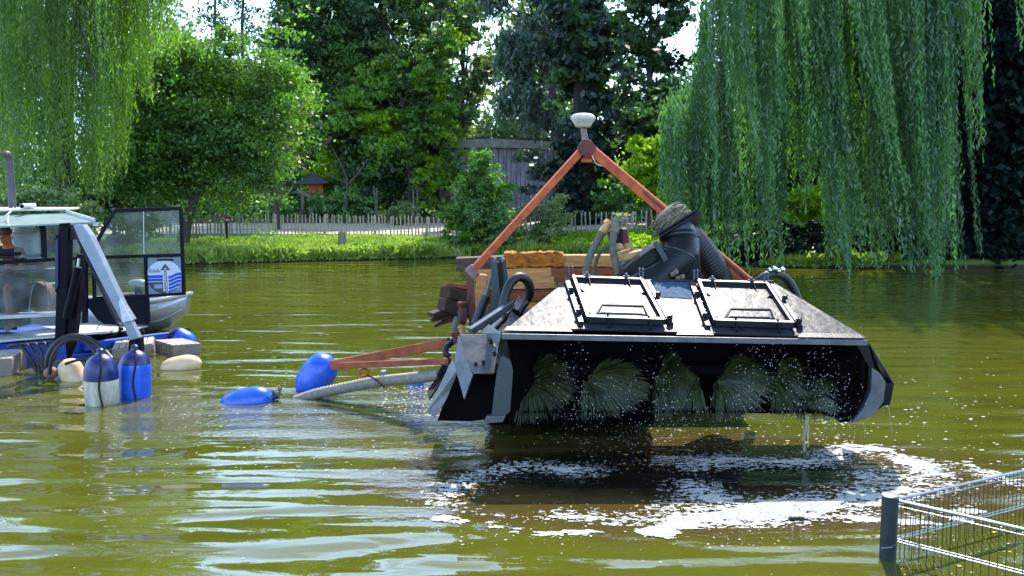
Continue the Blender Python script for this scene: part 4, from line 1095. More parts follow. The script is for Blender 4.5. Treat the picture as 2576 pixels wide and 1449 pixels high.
# brushes on a shaft
HubZ = .86
shaft = MB().tube([Vector((lx + .1, 9.62, HubZ)), Vector((rx - .15, 9.62, HubZ - .03))], .07, 10).build('brush_shaft', 'interior_black', head, smooth=True)
tufts = [(1328, 955, 100, 95, 1, 330), (1480, 960, 128, 82, 1, 460), (1655, 950, 60, 92, 1, 300), (1748, 950, 70, 80, -1, 260), (1808, 955, 105, 88, 1, 430), (1945, 950, 58, 90, 1, 280), (2015, 985, 92, 62, 1, 330)]
for px, py, rxp, rzp, s, n in tufts:
    k = 9.45 / 2400; c = P(px, py, 9.62); V = []
    clumps_ = RNG.uniform(-1.85, 1.15, 60) if s > 0 else RNG.uniform(-1.8, .75, 50)
    n = int(n * 1.9); rxp *= 1.14; rzp *= .95; py -= 2
    for i in range(n):
        ca = clumps_[i % len(clumps_)]; a = ca + RNG.normal() * .045
        e = Vector((cos(a) * s * rxp * k, 0, sin(a) * rzp * k)) * RNG.uniform(.80, 1.06)
        e.y = -RNG.uniform(.05, .36)
        e.x += RNG.normal() * .02
        mid = c + e * .55 + Vector((0, 0, .035 + RNG.normal() * .008)); tip = c + e + Vector((0, 0, RNG.normal() * .012 - .02))
        st = c + e * .12 + Vector((RNG.normal() * .02, 0, RNG.normal() * .02))
        side = (tip - st).cross(Vector((0, 1, 0))).normalized() * RNG.uniform(.0022, .0040)
        dd = Vector((0, -.003, 0))
        V.append([st - side, st + side, mid + side + dd, mid - side + dd]); V.append([mid - side + dd, mid + side + dd, tip + side * .4, tip - side * .4])
    V = np.array([[tuple(p) for p in q] for q in V])
    quads_obj('brush_tuft', V, 'bristle', head, tuple(head.location))

# elbow and transfer box
elb = [P(1702, 560, 10.75), P(1713, 600, 10.7), P(1709, 645, 10.6), P(1672, 690, 10.55)]
def seg(name, a, b, r1, r2, m): MB().tube([a, b], [r1, r2], 24).build(name, m, head, smooth=True)
_ep = smooth_path([P(1706, 590, 10.78), P(1711, 600, 10.74), elb[1] + Vector((0, 0, -.06)), elb[2], elb[3], P(1625, 725, 10.5)], 10)
MB().tube(_ep[:12], .204, 28).build('elbow_segment', 'grey_steel', head, smooth=True)
MB().tube(_ep[11:], .204, 28).build('elbow_segment', 'pipe_black', head, smooth=True)
for p, d in ((elb[1], elb[2] - elb[0]), (elb[2], elb[3] - elb[1])):
    dd, s1, u1 = basis(d); ring = [p + (s1 * cos(a) + u1 * sin(a)) * .208 for a in np.linspace(0, 2 * pi, 30)]
    MB().tube(ring, .007, 5, False).build('weld_seam', 'grey_steel', head, smooth=True)
# square flange
ax = Vector((-.50, .34, .80)).normalized()
dd, s1, u1 = basis(ax, Vector((0, 1, 0)))
fc = P(1709, 578, 10.8)
MB().plate([fc + s1 * a + u1 * b for a, b in ((-.26, -.25), (.26, -.25), (.26, .25), (-.26, .25))], .03).build('square_flange', 'black_steel', head, bevel=.008)
MB().plate([fc + ax * .035 + s1 * a + u1 * b for a, b in ((-.25, -.24), (.25, -.24), (.25, .24), (-.25, .24))], .02).build('flange_ring', 'black_steel', head, bevel=.006)
MB().prism([P(1545, 706, 10.5), P(1560, 688, 10.5), P(1580, 668, 10.5), P(1640, 624, 10.5), P(1664, 618, 10.5), P(1690, 668, 10.5), P(1650, 690, 10.5), P(1628, 706, 10.5)], (0, .4, 0)).build('transfer_box', 'black_steel', head, bevel=.008)
MB().prism([P(1643, 700, 10.45), P(1690, 660, 10.45), P(1760, 640, 10.45), P(1765, 716, 10.45), P(1640, 716, 10.45)], (0, .45, 0)).build('elbow_base', 'black_steel', head, bevel=.01)
MB().beam(P(1647, 608, 10.42), P(1682, 668, 10.42), .03, .06).build('clamp_flange', 'clevis_grey', head, bevel=.004)
MB().beam(P(1570, 706, 10.46), P(1680, 650, 10.44), .02, .02).build('box_edge_trim', 'grey_steel', head)
for i, (px, py) in enumerate(((1692, 690), (1705, 700), (1716, 696), (1700, 684))):
    MB().ball(P(px, py, 10.3), .03, 6).build('lump', 'rope', head, smooth=True)

# canvas sleeve and discharge hose (own things)
cs = thing('canvas_sleeve', 'mud stained canvas sleeve tied with rope on top of the black elbow', 'sleeve', fc + ax * .06)
MB().lathe(fc + ax * .05, ax + Vector((-.25, 0, -.05)), [(0, .20), (.03, .205), (.06, .215), (.09, .212), (.12, .218), (.15, .205), (.18, .19), (.20, .165), (.22, .12), (.23, .02)], 26).build('cloth', 'canvas', cs, smooth=True)
for k in range(5):
    h = .02 + k * .034; r = .222 - max(0, k - 3) * .016
    a2 = (ax + Vector((-.25 + random.uniform(-.12, .12), random.uniform(-.1, .1), -.05))).normalized(); d3, s3, u3 = basis(a2)
    MB().tube([fc + ax * .05 + a2 * h + (s3 * cos(a) + u3 * sin(a)) * (r + .006 * sin(a * 7 + k)) + a2 * .02 * sin(a * 3 + k * 2) for a in np.linspace(0, 2 * pi, 34)], .008, 6, False).build('rope_wrap', 'rope', cs, smooth=True)
for k in range(26):
    a = random.uniform(1.5, 5.6); h = random.uniform(.02, .17); d3, s3, u3 = basis(ax)
    p = fc + ax * (.06 + h) + (s3 * cos(a) + u3 * sin(a)) * .222
    MB().tube([p, p + Vector((random.uniform(-.03, .03), -.02, random.uniform(-.03, .03)))], .013, 5).build('rope_knot', 'rope', cs, smooth=True)
pts = resample(smooth_path([P(1735, 600, 11.1), P(1770, 640, 11.2), P(1800, 690, 11.25), P(1815, 740, 11.2)], 10), .022)
MB().tube(pts, [.165 + (.008 if i % 2 else 0) for i in range(len(pts))], 18).build('discharge_hose', 'dark_rubber', None, smooth=True, loc=P(1800, 700, 11.2),
    label='thick black ribbed discharge hose behind the elbow', category='hose')

# pump with its fittings
pump = thing('pump', 'steel pump cylinder with tan collar behind the left hatch', 'pump', P(1592, 720, 11.0))
pa = P(1600, 735, 11.0); pax = (P(1578, 625, 11.0) - pa)
L = pax.length; pax.normalize()
MB().lathe(pa, pax, [(0, .17), (L - .12, .17), (L - .1, .17)], 22).build('cylinder', 'pump_steel', pump, smooth=True)
MB().lathe(pa + pax * (L - .11), pax, [(0, .18), (0, .195), (.05, .195), (.07, .18), (.09, .1)], 22).build('collar', 'tan_paint', pump, smooth=True)
MB().tube([P(1580, 625, 11.0), P(1563, 575, 11.0)], [.06, .05], 10).build('stem', 'tan_paint', pump, smooth=True)
MB().beam(P(1530, 600, 11.0), P(1578, 592, 11.0), .14, .16).build('valve_block', 'rust_dark', pump, bevel=.01)
MB().tube([P(1552, 615, 10.95), P(1552, 575, 10.95)], .07, 8).build('valve_body', 'black_steel', pump, smooth=True)
MB().ball(P(1557, 622, 10.85), .05, 8).build('valve_knob', 'tan_paint', pump, smooth=True)
def ribbed(name, pts, r, m, label, D=None, rib=.12, step=.03, cat='hose', fit=None, group=None):
    q = resample(smooth_path(pts, 8), step)
    o = thing(name, label, cat, q[-1], group)
    MB().tube(q, [r * (1 + (rib if i % 2 else 0)) for i in range(len(q))], 12).build('hose_body', m, o, smooth=True)
    if fit:
        d = (q[0] - q[2]).normalized()
        MB().tube([q[0] - d * .02, q[0] + d * .10], [r * 1.25, r * 1.15], 10).build('fitting', fit, o, smooth=True)
        MB().tube([q[0] + d * .10, q[0] + d * .15], [r * 1.5, r * 1.3], 6).build('coupling_nut', fit, o)
    return o
hg = 'hydraulic hoses rising from the pump'
ribbed('hydraulic_hose', [P(1516, 583, 10.9), P(1500, 610, 10.85), P(1480, 655, 10.8), P(1469, 715, 10.75)], .040, 'muddy_hose', 'muddy ribbed hose curving down left of the pump', fit='tan_paint', group=hg)
ribbed('hydraulic_hose', [P(1546, 580, 10.8), P(1540, 615, 10.75), P(1548, 660, 10.7), P(1560, 715, 10.65)], .040, 'muddy_hose', 'muddy ribbed hose running straight down in front of the pump', fit='canvas', group=hg)
ribbed('hydraulic_hose', [P(1535, 618, 10.95), P(1512, 632, 10.9), P(1498, 662, 10.9), P(1492, 715, 10.9)], .020, 'muddy_hose', 'thin muddy hose between the two thick ribbed hoses', group=hg)
ribbed('black_hose', [P(1263, 785, 10.0), P(1270, 745, 10.05), P(1284, 712, 10.1), P(1306, 696, 10.15), P(1327, 708, 10.2), P(1333, 735, 10.25), P(1322, 757, 10.3), P(1305, 780, 10.3)], .050, 'dark_rubber', 'black hose looped like a hook left of the hood', rib=.03, step=.05)
ribbed('black_hose', [P(1306, 790, 9.95), P(1318, 768, 9.95), P(1330, 758, 9.95)], .03, 'dark_rubber', 'short black hose end under the looped hose', rib=.03, step=.04)
ribbed('black_hose', [P(1900, 715, 10.4), P(1925, 694, 10.4), P(1950, 690, 10.45), P(1978, 702, 10.5), P(1998, 732, 10.5), P(2008, 765, 10.5)], .048, 'dark_rubber', 'black hose arching over the right end of the hood', rib=.04, step=.06)
m = MB(); 
for px, py in ((1936, 680), (1948, 676), (1958, 682), (1968, 678)): m.ball(P(px, py, 10.4), .03, 6)
m.tube([P(1930, 684, 10.4), P(1972, 684, 10.45)], .02, 6)
m.build('hose_coupling', 'chrome', None, smooth=True, loc=P(1950, 684, 10.4), label='shiny couplings on top of the right black hose', category='coupling')

# lift arm (clevis), cylinder
clv = thing('lift_arm', 'grey steel lift arm with twin ears beside the looped black hose', 'lifting arm', P(1255, 800, 10.6))
MB().prism([P(1234, 655, 10.6), P(1240, 646, 10.6), P(1248, 652, 10.6), P(1256, 720, 10.6), P(1262, 800, 10.6), P(1240, 800, 10.6), P(1236, 720, 10.6)], (0, .03, 0)).build('ear_plate', 'clevis_grey', clv, bevel=.003)
MB().prism([P(1254, 654, 10.7), P(1262, 645, 10.7), P(1272, 654, 10.7), P(1280, 720, 10.7), P(1292, 790, 10.7), P(1262, 790, 10.7)], (0, .03, 0)).build('ear_plate', 'clevis_grey', clv, bevel=.003)
MB().prism([P(1246, 660, 10.65), P(1262, 660, 10.65), P(1268, 740, 10.65), P(1250, 745, 10.65)], (0, .1, 0)).build('link', 'black_steel', clv)
for px in (1243, 1264): m = MB(); p = P(px, 655, 10.58); m.tube([p, p + Vector((0, .2, 0))], .022, 9); m.build('pin', 'grey_steel', clv, smooth=True)
MB().prism([P(1195, 830, 10.5), P(1245, 745, 10.5), P(1262, 760, 10.5), P(1262, 820, 10.5)], (0, .04, 0)).build('web_plate', 'clevis_grey', clv)
MB().tube([P(1196, 815, 10.7), P(1222, 745, 10.75)], .055, 10).build('cylinder_body', 'dark_rubber', clv, smooth=True)
MB().tube([P(1222, 745, 10.75), P(1238, 690, 10.8)], .025, 8).build('cylinder_rod', 'grey_steel', clv, smooth=True)

# ------------------------------------------------------------------ pontoon, frame, timber
hull = thing('pontoon', 'low dark floating pontoon behind the dredge head carrying the timber', 'pontoon', (1.2, 13, 0))
MB().box((1.25, 13.2, .28), (3.1, 3.8, 1.1)).build('hull', 'black_steel', hull, bevel=.03)
MB().box((1.25, 13.2, .85), (3.2, 3.9, .05)).build('deck', 'rust_dark', hull, bevel=.01)
MB().beam(Vector((1.2, 11.4, .7)), Vector((1.5, 10.15, .95)), .35, .3).build('boom', 'interior_black', hull, bevel=.02)
MB().prism([Vector((-.25, 10.16, .12)), Vector((1.55, 10.16, .12)), Vector((1.55, 10.16, 1.0)), Vector((-.1, 10.16, 1.0))], (0, 1.2, 0)).build('added_shade_block', 'interior_black', hull, bevel=.02)  # block added to shade and darken the water behind the head

af = thing('lifting_frame', 'orange rust A-shaped frame with a white antenna disc on top', 'frame', P(1475, 700, 11.6))
apx = P(1474, 366, 11.7)
lf = P(1186, 684, 11.4); rf = P(1886, 712, 11.2)
MB().beam(apx, lf, .085, .085).build('left_leg', 'rust_orange', af, bevel=.006)
MB().beam(apx + Vector((.0, 0, .0)), rf, .115, .115).build('right_leg', 'rust_orange', af, bevel=.006)
MB().beam(apx + Vector((.05, -.062, -.03)), rf + Vector((0, -.062, 0)), .012, .035).build('right_leg_lip', 'rust_dark', af)
MB().prism([P(1452, 372, 11.6), P(1464, 352, 11.6), P(1486, 352, 11.6), P(1500, 372, 11.6), P(1484, 392, 11.6), P(1466, 392, 11.6)], (0, .12, 0)).build('apex_gusset', 'rust_dark', af, bevel=.006)
MB().beam(P(1475, 385, 11.65), P(1476, 396, 11.65), .06, .1, Vector((0, 1, 0))).build('drop_bracket', 'rust_dark', af)
MB().plate([P(1461, 406, 11.5), P(1488, 406, 11.5), P(1494, 394, 11.75), P(1468, 394, 11.75)], .03).build('bracket_plate', 'rust_orange', af, bevel=.004)
MB().tube([P(1471, 356, 11.65), P(1466, 318, 11.65)], [.04, .032], 10).build('mast', 'mast_paint', af, smooth=True)
MB().tube([P(1478, 354, 11.62), P(1471, 320, 11.62)], [.016, .012], 6).build('mast_stay', 'mast_paint', af, smooth=True)
c = P(1466, 321, 11.65)
MB().lathe(c, Vector((0, 0, 1)), [(0, .075), (.012, .092), (.03, .102), (.05, .112), (.068, .128), (.085, .139), (.10, .144), (.12, .144), (.137, .138), (.152, .124), (.163, .10), (.17, .06), (.172, .01)], 28).build('antenna', 'antenna_white', af, smooth=True)
for z in (.10, .12): 
    MB().tube([c + Vector((.146 * cos(a), .146 * sin(a), z)) for a in np.linspace(0, 2 * pi, 30)], .007, 5, False).build('antenna_band', 'boat_cream', af, smooth=True)
MB().tube(smooth_path([P(1489, 392, 11.6), P(1500, 412, 11.6), P(1520, 418, 11.6), P(1545, 416, 11.6)], 6), .006, 5).build('cable', 'boat_cream', af, smooth=True)
MB().beam(P(1181, 684, 11.4), P(1190, 830, 11.3), .085, .085, Vector((0, 1, 0))).build('left_post', 'rust_dark', af, bevel=.006)
MB().beam(lf + Vector((-.04, 0, .06)), lf + Vector((.06, -.0, -.06)), .11, .11).build('knuckle', 'mast_paint', af, bevel=.01)
MB().beam(rf, rf + Vector((.03, 0, -.5)), .09, .09, Vector((0, 1, 0))).build('right_post', 'rust_dark', af, bevel=.006)
MB().beam(P(1178, 740, 11.3), P(1166, 820, 11.25), .03, .05, Vector((0, 1, 0))).build('side_strap', 'rust_dark', af)

tg = 'timbers stacked on the pontoon'
def timber(x0, y0, x1, y1, hpx, m, label, D=12.0, depth=.18, rough=0.0, D2=None):
    a = P(x0, y0, D); b = P(x1, y1, D2 or D); hh = hpx * D / 2400
    n = 10 if rough else 2
    mb = MB()
    vs = []; fs = []
    d, s, u = basis(b - a)
    prof = [(-1, -1), (0, -1.02), (1, -1), (1.02, 0), (1, 1), (0, 1.02), (-1, 1), (-1.02, 0)]
    n = 22 if rough else 3
    for i in range(n):
        p = a.lerp(b, i / (n - 1))
        for (qx, qz) in prof:
            j = rough * (fbm(np.array([i * .55 + qx * 3.1]), np.array([qz * 2.3 + 9]), 3)[0] - .5) * 2
            vs.append(p + s * qx * depth / 2 * (1 + j) + u * qz * hh / 2 * (1 + j * 1.2))
    k = 8
    for i in range(n - 1):
        for q in range(k): fs.append((i * k + q, i * k + (q + 1) % k, (i + 1) * k + (q + 1) % k, (i + 1) * k + q))
    fs.append(tuple(range(k - 1, -1, -1))); fs.append(tuple((n - 1) * k + q for q in range(k)))
    mb.add(vs, fs)
    o = mb.build('timber_beam', m, None, smooth=bool(rough), loc=(a + b) / 2, bevel=0 if rough else .008)
    o['label'] = label; o['category'] = 'timber'; o['group'] = tg
timber(1268, 652, 1416, 650, 34, 'timber_rotten', 'orange rotten splintered log on top of the timber stack', rough=.42, depth=.24)
timber(1412, 655, 1548, 655, 29, 'timber_light', 'pale square beam right of the rotten log', depth=.2)
timber(1148, 664, 1272, 659, 32, 'timber_dark', 'dark slanted board at the top left of the timber stack', D=12.1, depth=.3)
timber(1186, 692, 1386, 684, 27, 'timber_light', 'pale beam directly under the rotten log')
timber(1386, 688, 1552, 690, 34, 'timber_brown', 'rust brown beam under the pale right beam', rough=.12)
timber(1210, 716, 1393, 708, 27, 'timber_light', 'pale beam behind the looped black hose', D=11.9)
timber(1215, 745, 1400, 739, 29, 'timber_brown', 'brown beam low in the timber stack', D=11.95)
timber(1205, 775, 1390, 770, 29, 'timber_light', 'lowest pale beam of the timber stack', D=12.0)
timber(1195, 808, 1400, 803, 34, 'timber_brown', 'bottom brown beam resting on the pontoon deck', D=12.0, depth=.4)
timber(1400, 725, 1600, 727, 38, 'timber_brown', 'brown beam hidden low behind the left hatch', D=12.0, depth=.4)
timber(1398, 766, 1600, 768, 42, 'timber_brown', 'deep brown beam on the deck behind the left hatch', D=12.0, depth=.4)
timber(1212, 690, 1200, 810, 26, 'timber_light', 'upright pale post beside the dark red post', D=11.75, depth=.12)

sg = 'dark broken boards left of the stack'
for i, (x0, y0, x1, y1, h, lab) in enumerate(((1116, 715, 1170, 722, 9, 'rust brown flat board on top of the broken boards'), (1118, 735, 1175, 745, 26, 'broad dark board below the flat rust brown one'),
        (1110, 765, 1172, 780, 30, 'wide black board in the middle of the broken boards'), (1082, 792, 1140, 780, 12, 'thin split board pointing left over the water'),
        (1084, 806, 1130, 792, 8, 'narrow splinter under the thin split board'), (1092, 820, 1150, 795, 7, 'lowest long splinter reaching over the water'), (1125, 795, 1172, 790, 28, 'short black board against the red post'))):
    m = MB(); a = P(x0, y0, 11.5 + .05 * i); b = P(x1, y1, 11.8); hh = h * 11.6 / 2400
    m.beam(a, b, .18 if h > 10 else .08, hh, Vector((0, 0, 1)), w2=.22, h2=hh * 1.3)
    m.build('broken_board', 'timber_brown' if i == 0 else 'scrap_wood', None, loc=(a + b) / 2, bevel=.004, label=lab, category='board', group=sg)
valve = thing('red_filter', 'red brown bottle shaped fitting beside the dark red post', 'fitting', P(1160, 830, 11.2))
MB().lathe(P(1163, 815, 11.2), Vector((0, 0, 1)), [(0, .03), (.02, .05), (.12, .055), (.2, .045), (.22, .06), (.26, .06), (.27, .03)], 14).build('body', 'rust_dark', valve, smooth=True)
MB().tube([P(1163, 818, 11.2), P(1165, 846, 11.2)], .035, 8).build('outlet', 'tan_paint', valve, smooth=True)
ribbed('hydraulic_hose', [P(1150, 800, 11.1), P(1142, 830, 11.0), P(1150, 860, 10.9)], .035, 'muddy_hose', 'muddy hose hanging above the drawbar end', rib=.1)
ribbed('black_hose', [P(1142, 858, 10.9), P(1124, 870, 10.85), P(1120, 888, 10.8), P(1136, 900, 10.8)], .035, 'dark_rubber', 'short curved black hose at the end of the drawbar', rib=.04)
MB().beam(P(1138, 850, 10.85), P(1156, 845, 10.85), .12, .14).build('coupling_block', 'rust_dark', None, bevel=.01, loc=P(1147, 850, 10.85), label='rusty coupling block above the upper drawbar arm', category='coupling')
m = MB(); m.plate([P(1075, 985, 10.3), P(1100, 950, 10.4), P(1112, 960, 10.4), P(1080, 1005, 10.2)], .06); m.build('rubber_flap', 'dark_rubber', None, loc=P(1090, 975, 10.3), label='black rubber flap trailing behind the lower blade', category='flap')
m = MB(); m.prism([P(1095, 955, 10.5), P(1112, 915, 10.5), P(1128, 920, 10.5), P(1110, 965, 10.5)], (0, .1, 0)); m.build('steel_bracket', 'black_steel', None, loc=P(1110, 940, 10.5), label='black bracket where the lower drawbar arm ends', category='bracket')

# ------------------------------------------------------------------ drawbar, hose, buoys
db = thing('drawbar', 'rust red V-shaped drawbar floating left of the dredge head', 'drawbar', P(835, 920, 12.0))
MB().beam(P(833, 918, 12.0), P(1130, 862, 11.2), .07, .105, h2=.12).build('upper_arm', 'drawbar_rust', db, bevel=.005)
MB().beam(P(836, 921, 11.95), P(1132, 908, 10.9), .07, .085, h2=.07).build('lower_arm', 'drawbar_rust', db, bevel=.005)
MB().prism([P(832, 908, 11.93), P(950, 885, 11.7), P(945, 925, 11.6), P(832, 930, 11.93)], (0, .05, 0)).build('nose_plate', 'drawbar_rust', db, bevel=.004)
c = P(916, 937, 11.7)
MB().tube([c + Vector((.055 * cos(a), 0, .045 * sin(a))) for a in np.linspace(0, 2 * pi, 20)], .011, 7, False).build('shackle', 'red_shackle', None, smooth=True, loc=c, label='orange red shackle ring under the drawbar', category='shackle')
MB().tube(smooth_path([c + Vector((.03, 0, -.03)), P(945, 955, 11.6), P(965, 975, 11.5)], 5), .010, 5).build('lashing_rope', 'bark_dark', None, smooth=True, loc=c, label='dark rope from the shackle to the ribbed hose', category='rope')
pts = [G(745, 998), P(800, 990, 12.0), P(870, 975, 11.9), P(950, 960, 11.7), P(1030, 952, 11.4), P(1110, 942, 11.0)]
pts[0].z = -.05
q = resample(smooth_path(pts, 10), .014)
MB().tube(q, [.066 + (.008 if i % 3 == 0 else 0) for i in range(len(q))], 14).build('ribbed_suction_hose', 'boat_cream', None, smooth=True, loc=G(800, 990), label='pale grey ribbed suction hose floating under the drawbar', category='hose')
mat('hose_grey', srgb('#7f7a70'), .6, 0, .25, 12)
bpy.data.objects['ribbed_suction_hose'].data.materials[0] = MATS['hose_grey']
m = MB()
for k, off in enumerate((0, .03, .055)):
    cc = P(962 + k * 4, 948, 11.75 - k * .02); m.tube([cc + Vector((0.02 * cos(a), .08 * cos(a), .08 * sin(a))) for a in np.linspace(0, 2 * pi, 18)], .010, 5, False)
m.build('grey_lashing', 'logo_mid', None, smooth=True, loc=P(965, 948, 11.7), label='frayed grey lashing around the ribbed hose', category='rope')

def fender(label, base, axis, L, r, m, cap=None, cap_m='buoy_navy', group='fender buoys', capfrac=.3, cyl=.32, rope=True, eye=True):
    base = Vector(base); axis = Vector(axis).normalized()
    t = thing('buoy', label, 'buoy', base, group)
    prof = []
    n = 18
    for i in range(n + 1):
        f = i / n
        s = abs(f * 2 - 1)
        rr = r * (1 - max(0, (s - cyl) / (1 - cyl)) ** 2.2) ** .5 if s > cyl else r
        prof.append((f * L, max(rr, r * .1)))
    k = int(n * (1 - capfrac))
    if cap:
        MB().lathe(base, axis, prof[:k + 1], 28).build('float_body', m, t, smooth=True)
        MB().lathe(base, axis, [(h, rr * 1.004) for h, rr in prof[k:]], 28).build('end_cap', cap_m, t, smooth=True)
    else: MB().lathe(base, axis, prof, 28).build('float_body', m, t, smooth=True)
    if eye:
        e = base + axis * L
        MB().lathe(e - axis * .02, axis, [(0, r * .28), (.03, r * .2), (.06, r * .22), (.08, r * .1)], 12).build('eye', cap_m, t, smooth=True)
    if rope:
        d, s1, u1 = basis(axis); e = base + axis * (L + .03)
        front = Vector((.35, -.94, 0))
        q = [e]
        for f in np.linspace(.98, .2, 8):
            rr = np.interp(f * L, [p[0] for p in prof], [p[1] for p in prof]); q.append(base + axis * f * L + front * (rr + .012) + Vector((.02 * sin(f * 9), 0, 0)))
        MB().tube(smooth_path(q, 4), .012, 6).build('rope', 'bark_dark', t, smooth=True)
    return t
g = G(240, 1023); g.y += .2; fender('white upright buoy with a navy top beside the bright blue one', g + Vector((0, 0, -.22)), (0, 0, 1), .86, .205, 'buoy_white', True, capfrac=.34)
g = G(319, 1005); g.y += .2; fender('bright blue upright buoy hanging from the grey boom', g + Vector((0.02, 0, -.22)), (.03, 0, 1), .84, .205, 'buoy_blue', True, capfrac=.22)
g = G(170, 962); g.y += .2; fender('cream buoy tilted in the water at the black hoses', g + Vector((.1, 0, -.18)), (-.45, .1, .85), .52, .17, 'buoy_cream', rope=False, eye=False)
m = MB(); c = P(128, 938, 13.2); m.ball(c, .10, 10, (1, 1, .9)); m.build('brown_float', 'reel_brown', None, smooth=True, loc=c, label='small brown float touching the tilted cream buoy', category='float')
g = G(448, 928); fender('cream buoy floating flat in front of the square float', g + Vector((-.28, .02, -.02)), (1, .1, .18), .62, .155, 'buoy_cream', rope=False, eye=False, cyl=.1)
g = G(790, 985); g.y += .15; fender('large bright blue buoy at the tip of the drawbar', g + Vector((-.2, .05, -.12)), (.42, .05, .62), .68, .235, 'buoy_blue', rope=False, eye=False, cyl=.15)
g = G(620, 1012); fender('blue buoy lying flat between the upright buoys and the drawbar', g + Vector((-.36, .05, -.10)), (1, .05, .22), .70, .19, 'buoy_blue', rope=False, cyl=.2)
g = G(1060, 972); fender('small blue and white buoy behind the lower blade', g + Vector((.28, .1, -.02)), (-1, 0, -.02), .50, .11, 'buoy_white', True, cap_m='buoy_blue', rope=False, cyl=.1, capfrac=.5, eye=False)
c = P(458, 838, 16.4); fender('violet blue round buoy behind the end of the blue beam', c + Vector((.22, .0, -.26)), (-.8, .1, .42), .55, .20, 'buoy_blue', True, rope=False, cyl=.1, eye=False)
m = MB(); 
for px, py in ((602, 1004),): pass
for k in range(5): m.ball(P(694 + random.uniform(-8, 10), 990 + random.uniform(-12, 14), 11.95), .03, 6)
m.tube([P(688, 985, 11.9), P(706, 1002, 11.9)], .02, 6)
m.build('knotted_rope', 'rope', None, smooth=True, loc=P(694, 992, 11.95), label='knotted wet rope at the right end of the flat blue buoy', category='rope')
m = MB(); c = G(1995, 1308); m.ball(c + Vector((0, 0, .01)), .03, 8, (1.5, 1, .8)); m.ball(c + Vector((.06, -.01, .012)), .028, 8, (1.2, 1, .9))
m.build('black_float', 'dark_rubber', None, smooth=True, loc=c, label='pair of tiny black floats at the lower foam edge', category='float')

# ------------------------------------------------------------------ work boat on the left
wb = thing('work_boat', 'blue decked work boat with glazed cab and open navy door', 'work boat', (-7.2, 15.6, 0))
FP0 = Vector((-7.7, 14.4, 0)); FE = Vector((.64, .768, 0)).normalized(); FN = Vector((FE.y, -FE.x, 0))
def F(px, py, off=0.0): return onplane(px, py, FP0 + FN * off, FN)
FB = -FN
MB().prism([F(-60, 868), F(-60, 905), F(20, 902), F(120, 896), F(230, 884), F(232, 846), F(120, 856)], FB * 3.0).build('hull_beam', 'deck_blue', wb, bevel=.01)
MB().beam(F(60, 905, .05), F(240, 893, .05), .1, .09).build('lower_rail', 'deck_blue', wb, bevel=.008)
MB().beam(F(210, 872, .08), F(470, 842, .08), .12, .14, h2=.17).build('side_beam', 'deck_blue', wb, bevel=.01)
MB().beam(F(440, 840, .085), F(472, 836, .085), .14, .17).build('beam_end', 'hood_steel', wb)
MB().prism([F(-60, 868, .1), F(40, 858, .1), F(145, 850, .1), F(270, 838, .1), P(300, 826, 16.8), P(232, 808, 17.6), P(100, 815, 18), P(-60, 820, 18)], (0, 0, .03)).build('deck_plate', 'deck_white', wb, bevel=.004)
MB().prism([P(250, 842, 15.9), P(330, 832, 16.3), P(372, 822, 17.3), P(232, 822, 17.3)], (0, 0, .02)).build('foredeck', 'boat_cream', wb)
MB().prism([F(-80, 905, -.5), F(240, 893, -.5), F(240, 940, -.5), F(-80, 950, -.5)], FB * 3.0).build('dark_hull', 'mast_black', wb)
# cab glazing
def fr(a, b, w=.05, h=.05, m='cab_navy', nm='frame_post', par=None):
    return MB().beam(a, b, w, h, Vector((0, 1, .01))).build(nm, m, par or wb, bevel=.004)
fr(F(-60, 664, -.1), F(214, 648, -.1), .05, .08, nm='sill_rail')
fr(F(108, 566, -.1), F(112, 648, -.1), .06, .07)
fr(F(210, 562, -.1), F(214, 812, -.1), .07, .08)
fr(F(-60, 645, -1.3), F(112, 642, -1.3), .05, .05, nm='rear_rail')
fr(F(150, 560, -1.6), F(152, 820, -1.6), .06, .06)
MB().prism([F(-60, 668, -.12), F(208, 654, -.12), F(208, 815, -.12), F(-60, 830, -.12)], FB * .008).build('lower_window', 'cab_glass', wb)
MB().prism([F(36, 574, -.12), F(104, 570, -.12), F(106, 646, -.12), F(36, 650, -.12)], FB * .008).build('upper_window', 'door_glass', wb)
MB().prism([F(116, 568, -1.5), F(200, 566, -1.5), F(200, 812, -1.5), F(116, 812, -1.5)], FB * .008).build('rear_window', 'cab_glass', wb)
MB().prism([F(-60, 796, -.1), F(206, 785, -.1), F(206, 793, -.1), F(-60, 806, -.1)], FB * .35).build('shelf', 'deck_white', wb, bevel=.003)
MB().beam(F(-40, 678, -.35), F(90, 672, -.35), .09, .06).build('dashboard_tube', 'deck_white', wb, bevel=.01)
MB().beam(F(60, 684, -.45), F(150, 676, -.45), .2, .04).build('dashboard', 'cab_grey', wb, bevel=.01)
MB().prism([F(-60, 700, -1.2), F(40, 700, -1.2), F(45, 830, -1.2), F(-60, 830, -1.2)], FB * .3).build('seat_box', 'mast_black', wb, bevel=.02)
MB().prism([F(122, 715, -.9), F(208, 708, -.9), F(208, 790, -.9), F(122, 795, -.9)], FB * .5).build('locker', 'cab_grey', wb, bevel=.01)
